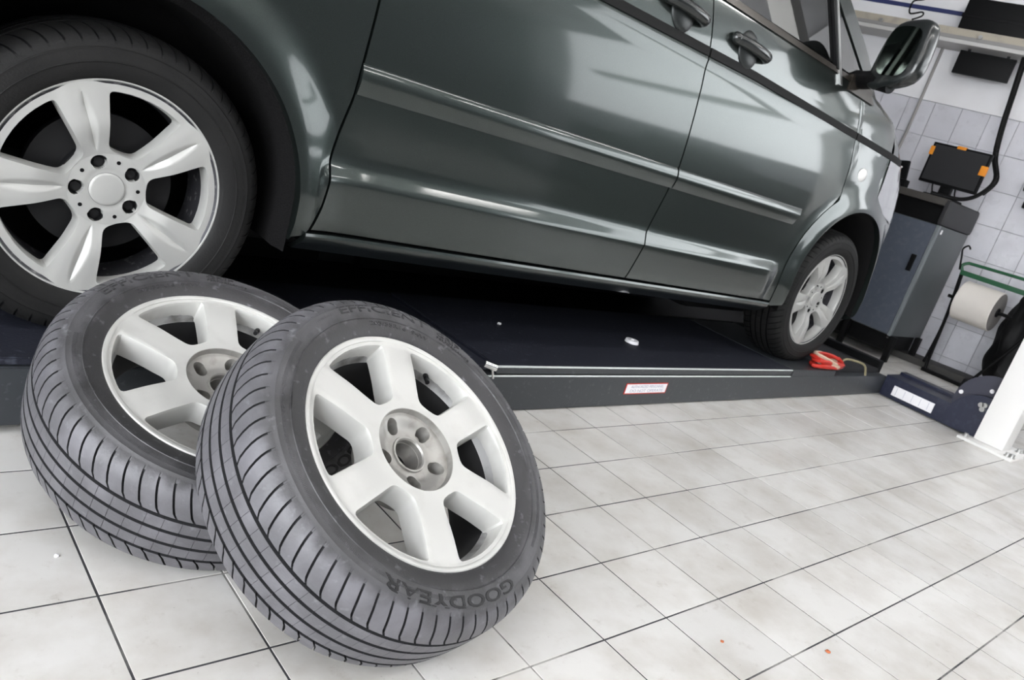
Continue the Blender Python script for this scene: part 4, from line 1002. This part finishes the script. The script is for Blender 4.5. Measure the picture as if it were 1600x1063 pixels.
for (a, b, h, n, lb) in ((0.79, 0.30, 0.30, 0.24, 'black box on the wall shelf, left of two'), (0.28, -0.35, 0.34, 0.25, 'black box on the wall shelf, right one at the corner of the picture')):
    e2 = empty('black_case', tuple(wp((a + b) / 2, 2.2625, 0.12))); tag(e2, lb, 'box')
    ofs = wp((a + b) / 2, 2.2625, 0.12)
    bm = bmesh.new(); box(bm, b + 0.004, a - 0.004, -n + 0.02, -0.02, 2.2625, 2.2625 + h, 0.02); bmesh.ops.transform(bm, matrix=WM, verts=bm.verts); frombm('case_body', bm, M_BLACK, e2, ofs)
    bm = bmesh.new(); box(bm, b, a, -n + 0.016, -0.016, 2.2625 + h * 0.55, 2.2625 + h * 0.63, 0.004); bmesh.ops.transform(bm, matrix=WM, verts=bm.verts); frombm('case_band', bm, M_BLACK, e2, ofs)
e2 = empty('black_board', tuple(wp(0.53, 2.05, 0.14))); tag(e2, 'flat black panel hanging under the wall shelf', 'panel'); ofs = wp(0.53, 2.05, 0.14)
bm = bmesh.new(); box(bm, 0.34, 0.715, -0.155, -0.13, 2.060, 2.220, 0.004); bmesh.ops.transform(bm, matrix=WM, verts=bm.verts); frombm('sheet', bm, M_BLACK, e2, ofs)
for u in (0.40, 0.66):
    bm = bmesh.new(); box(bm, u - 0.01, u + 0.01, -0.147, -0.139, 2.215, 2.237, 0); bmesh.ops.transform(bm, matrix=WM, verts=bm.verts); frombm('hanger', bm, M_DARKSTEEL, e2, ofs)
o = tubeo('wall_pipe', [wp(0.87, 2.235, 0.012), wp(0.870, 1.86, 0.013), wp(0.872, 1.60, 0.013), wp(0.880, 1.45, 0.013)], 0.011, mat('pipe_grey', (0.30, 0.29, 0.28), 0.5)); tag(o, 'thin grey pipe running down the white wall under the shelf', 'pipe')
e = empty('hanging_cable', (0, 0, 0)); tag(e, 'thick black cable hanging from the shelf past the monitor to the cabinet', 'cable')
pts = [wp(0.30, 2.235, 0.20), wp(0.27, 2.0, 0.22), wp(0.235, 1.75, 0.26), wp(0.19, 1.55, 0.30), Vector((6.10, 2.04, 1.40)), Vector((6.02, 2.06, 1.28)), Vector((5.95, 2.12, 1.215)), Vector((5.88, 2.20, 1.197)), Vector((5.83, 2.30, 1.194))]
tubeo('cable', pts, 0.014, M_BLACK, e, None, 8, 6); tubeo('cable', [p + Vector((0.02, -0.012, 0.0)) for p in pts[:6]], 0.008, M_BLACK, e, None, 8, 6)
o = tubeo('hook_cord', [wp(1.13, 2.62, 0.2), wp(1.06, 2.50, 0.25), wp(1.13, 2.46, 0.27), wp(1.12, 2.375, 0.28), wp(1.04, 2.395, 0.28), wp(1.03, 2.37, 0.28), wp(1.09, 2.335, 0.275)], 0.006, M_BLACK, None, None, 6, 6); tag(o, 'thin black cord with a loop hanging at the wall shelf', 'cord')
e = empty('wall_hook', tuple(wp(-0.09, 1.42, 0.0))); tag(e, 'black tool holder on the tiled wall at the right edge', 'holder'); ofs = wp(-0.09, 1.42, 0.0)
bm = bmesh.new(); box(bm, -0.16, -0.03, -0.07, -0.001, 1.40, 1.50, 0.025); box(bm, -0.13, -0.07, -0.05, -0.001, 1.29, 1.34, 0.01); bmesh.ops.transform(bm, matrix=WM, verts=bm.verts); frombm('holder_body', bm, M_BLACK, e, ofs)
# furniture further along the same wall (seen only as reflections in the van's paint)
e = empty('tool_chest', (6.35, -0.6, 0)); tag(e, 'dark tool chest against the tiled wall, reflected in the van door', 'tool chest')
for k in range(4):
    bm = bmesh.new(); box(bm, -0.3, -0.27, -0.45, 0.45, 0.1 + k * 0.22, 0.30 + k * 0.22, 0.005); frombm('drawer', bm, M_DARKSTEEL, e)
bm = bmesh.new(); box(bm, -0.27, 0.3, -0.47, 0.47, 0.0, 1.0, 0.01); frombm('body', bm, M_BLACK, e)
e.rotation_euler = (0, 0, R(10.6))
for k, (yy, hh, lb) in enumerate(((-1.75, 1.15, 'tall dark cupboard'), (-2.9, 0.95, 'low dark cupboard'))):
    e = empty('cupboard', (6.55 - yy * 0.08, yy, 0)); tag(e, lb + ' against the tiled wall, reflected in the van paint', 'cupboard'); e.rotation_euler = (0, 0, R(10.6))
    bm = bmesh.new(); box(bm, -0.27, 0.25, -0.5, 0.5, 0.0, hh, 0.01); frombm('body', bm, M_DARKSTEEL, e)
    for s in (-1, 1):
        bm = bmesh.new(); box(bm, -0.29, -0.272, min(0.01 * s, 0.48 * s), max(0.01 * s, 0.48 * s), 0.05, hh - 0.04, 0.004); d = frombm('door', bm, M_DARKSTEEL, e)

bpy.context.view_layer.update()
